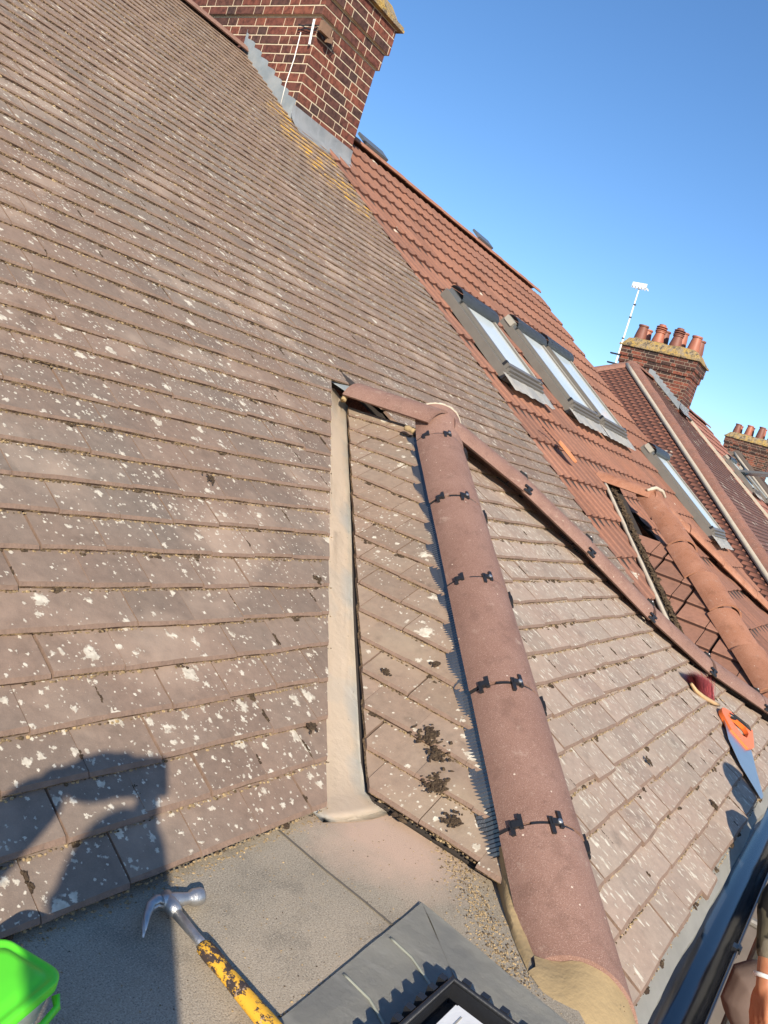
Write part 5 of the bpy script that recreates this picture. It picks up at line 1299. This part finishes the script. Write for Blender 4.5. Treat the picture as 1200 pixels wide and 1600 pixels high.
def person(J, label, top_mat, leg_mat, face, sleeve=.80, vox=.006):
    """J: joints; builds one continuous body, then clothes, hair and boots as its children"""
    root = empty('person', J['base'], label, 'person'); g = lambda k: V(J[k]); ch = []
    fz = (g('head') - g('neck')).normalized(); fx = (V(face) - fz * fz.dot(V(face))).normalized(); fy = fz.cross(fx)
    ch.append([(g('pelvis'), .125), (g('pelvis').lerp(g('chest'), .5), .115), (g('chest'), .125)]); ch.append([(g('chest'), .10), (g('neck'), .058), (g('head') - fz * .06, .055)])
    arms = []
    for sd in ('l', 'r'):
        S, E, W_ = g(sd + 'sh'), g(sd + 'el'), g(sd + 'wr'); ch.append([(g('chest').lerp(S, .35) + V((0, 0, .02)), .085), (S, .058), (S.lerp(E, .5), .050), (E, .040), (E.lerp(W_, .35), .040), (W_, .027), (W_ + (W_ - E).normalized() * .02, .024)])
        H, Kn, A = g(sd + 'hip'), g(sd + 'kn'), g(sd + 'an'); ch.append([(g('pelvis').lerp(H, .6), .10), (H, .092), (H.lerp(Kn, .5), .080), (Kn, .058), (Kn.lerp(A, .35), .056), (A, .040)]); 
        ft = V(J[sd + 'toe']); ch.append([(A, .040), (A.lerp(ft, .5) - V((0, 0, .03)), .036), (ft, .030)])
        hand(ch, W_ + (W_ - E).normalized() * .01, J.get(sd + 'hd', W_ - E), J.get(sd + 'pn', (0, 1, 0)), 1.0, J.get(sd + 'curl', .6), J.get(sd + 'side', 1))
    bm = skin_mesh(ch)
    def df(q):
        if q.z < 0: q = V((q.x * (1 - .12 * abs(q.z) / .12), q.y * (1 - .30 * abs(q.z) / .12), q.z))
        return q
    hc = g('head'); ellipsoid(bm, hc, .098, .076, .118, fx, fy, fz, 24, df)
    tube(bm, [hc + fx * .088 + fz * .012, hc + fx * .108 - fz * .018, hc + fx * .098 - fz * .034], [.009, .013, .010], 8)
    for q in (-1, 1):
        tube(bm, [hc + fy * q * .074 + fz * .02, hc + fy * q * .086, hc + fy * q * .076 - fz * .028], [.012, .014, .010], 8); tube(bm, [hc + fx * .086 + fy * q * .015 + fz * .026, hc + fx * .082 + fy * q * .045 + fz * .026], [.009, .007], 8)
    tube(bm, [hc + fx * .086 + fy * .022 - fz * .062, hc + fx * .093 - fz * .060, hc + fx * .086 - fy * .022 - fz * .062], [.007, .009, .007], 8)
    body = obj('body', bm, m_skin, root); fuse(body, vox)
    for q in (-1, 1):
        bm = new_bm(); ellipsoid(bm, hc + fx * .083 + fy * q * .031 + fz * .010, .012, .013, .012, fx, fy, fz, 12); obj('eye', bm, m_white, root, smooth=True).data.materials.append(m_black)
    tp = [[(g('pelvis'), .142), (g('pelvis').lerp(g('chest'), .5), .130), (g('chest'), .142), (g('neck') - fz * .03, .078)]]
    for sd in ('l', 'r'):
        S, E, W_ = g(sd + 'sh'), g(sd + 'el'), g(sd + 'wr'); tp.append([(g('chest').lerp(S, .3), .098), (S, .074), (S.lerp(E, .5), .064), (E, .055), (E.lerp(W_, sleeve * .5), .051), (E.lerp(W_, sleeve), .043)])
    o1 = obj('jacket', skin_mesh(tp), top_mat, root); fuse(o1, vox * 1.3)
    lp = [[(g('lhip'), .112), (g('pelvis'), .13), (g('rhip'), .112)]]
    for sd in ('l', 'r'):
        H, Kn, A = g(sd + 'hip'), g(sd + 'kn'), g(sd + 'an'); lp.append([(g('pelvis').lerp(H, .6), .118), (H, .108), (H.lerp(Kn, .5), .096), (Kn, .076), (Kn.lerp(A, .4), .072), (A + (Kn - A).normalized() * .05, .062)])
    o2 = obj('trousers', skin_mesh(lp), leg_mat, root); fuse(o2, vox * 1.3)
    for sd in ('l', 'r'):
        A = g(sd + 'an'); ft = V(J[sd + 'toe']); o3 = obj('boot', skin_mesh([[(A + V((0, 0, .06)), .052), (A, .054), (A.lerp(ft, .5) - V((0, 0, .022)), .046), (ft, .038)]]), m_boot, root); fuse(o3, vox * 1.3)
    bm = new_bm(); ellipsoid(bm, hc - fx * .010 + fz * .012, .104, .084, .122, fx, fy, fz, 24)
    for v in list(bm.verts):
        q = v.co - hc
        if q.dot(fx) > .035 and q.dot(fz) < .085 or q.dot(fz) < -.045 and q.dot(fx) > -.03 or q.dot(fz) < -.085: bm.verts.remove(v)
    obj('hair', bm, m_hair, root, smooth=True)
    return root
# the workmate outside the gutter: crouching, one arm hanging down
PW = dict(base=(3.0, -.55, DZ), pelvis=(3.30, -.66, -1.34), chest=(3.05, -.42, -.96), neck=(2.93, -.36, -.74), head=(2.86, -.33, -.56),
          lsh=(2.80, -.16, -.76), lel=(2.735, -.045, -1.00), lwr=(2.625, -.085, -1.19), rsh=(3.13, -.55, -.76), rel=(3.0, -.50, -1.05), rwr=(2.78, -.42, -1.17),
          lhip=(3.25, -.46, -1.36), lkn=(2.93, -.05, -1.38), lan=(3.10, -.30, -1.78), ltoe=(2.94, -.18, -1.82), rhip=(3.34, -.78, -1.38), rkn=(3.02, -.78, -1.44), ran=(3.22, -.72, -1.78), rtoe=(3.05, -.66, -1.82),
          lhd=(-.30, -.12, -.62), lpn=(.4, -.6, -.2), lcurl=.45, lside=-1, rhd=(-1, .2, -.3), rpn=(0, 0, -1))
pw = person(PW, 'workmate in a camouflage top with a white wristband, one bare hand hanging by the gutter', m_camo, m_trouser, (-.85, .25, -.45), sleeve=.62)
bm = new_bm(); wv = (V(PW['lwr']) - V(PW['lel'])).normalized(); c0 = V(PW['lwr']) - wv * .012; a_ = wv.orthogonal().normalized(); b_ = wv.cross(a_)
tube(bm, [c0 + (a_ * math.cos(k * math.pi / 12) + b_ * math.sin(k * math.pi / 12)) * .0335 for k in range(25)], .0042, 8, flat=1.6, upv=None, caps=False)
tag(obj('wristband', bm, m_white, smooth=True), 'white band round the wrist of the hanging hand', 'wristband')
# the person taking the picture, standing on the platform behind the camera
B_ = -FWD
def bk(x, y, z): return RIGHT * x - DOWN * y + B_ * z
ph = empty('phone', tuple(B_ * .03), 'dark phone held up to take the picture', 'phone')
bm = new_bm(); obox(bm, B_ * .012, RIGHT, -DOWN, B_, (-.135, .020), (-.052, .022), (0, .009)); bmesh.ops.bevel(bm, geom=bm.edges[:], offset=.003, segments=2); obj('case', bm, m_black, ph)
bm = new_bm(); obox(bm, B_ * .0212, RIGHT, -DOWN, B_, (-.130, .015), (-.048, .018), (0, .0004)); obj('screen', bm, m_gutter, ph)
PP = dict(base=(-.55, -.55, DZ), pelvis=(-.66, -.62, -.82), chest=(-.50, -.46, -.40), neck=(-.40, -.36, -.16), head=(-.325, -.275, -.020),
          lsh=(-.56, -.26, -.24), lel=(-.42, .02, -.24), lwr=(-.155, .075, -.045), rsh=(-.34, -.52, -.26), rel=(-.20, -.36, -.36), rwr=(-.055, -.075, -.115),
          lhip=(-.72, -.52, -.90), lkn=(-.66, -.44, -1.34), lan=(-.72, -.50, -1.78), ltoe=(-.58, -.40, -1.82), rhip=(-.60, -.74, -.90), rkn=(-.50, -.70, -1.34), ran=(-.56, -.78, -1.78), rtoe=(-.42, -.70, -1.82),
          lhd=(.7, -.15, .25), lpn=(.3, -.8, -.2), lcurl=.7, rhd=(.25, .55, .75), rpn=(-.3, .6, -.2), rcurl=.7, rside=-1)
person(PP, 'person in a dark jacket holding up the phone that takes the picture', m_coat, m_trouser, (.84, .5, -.15), sleeve=.9)
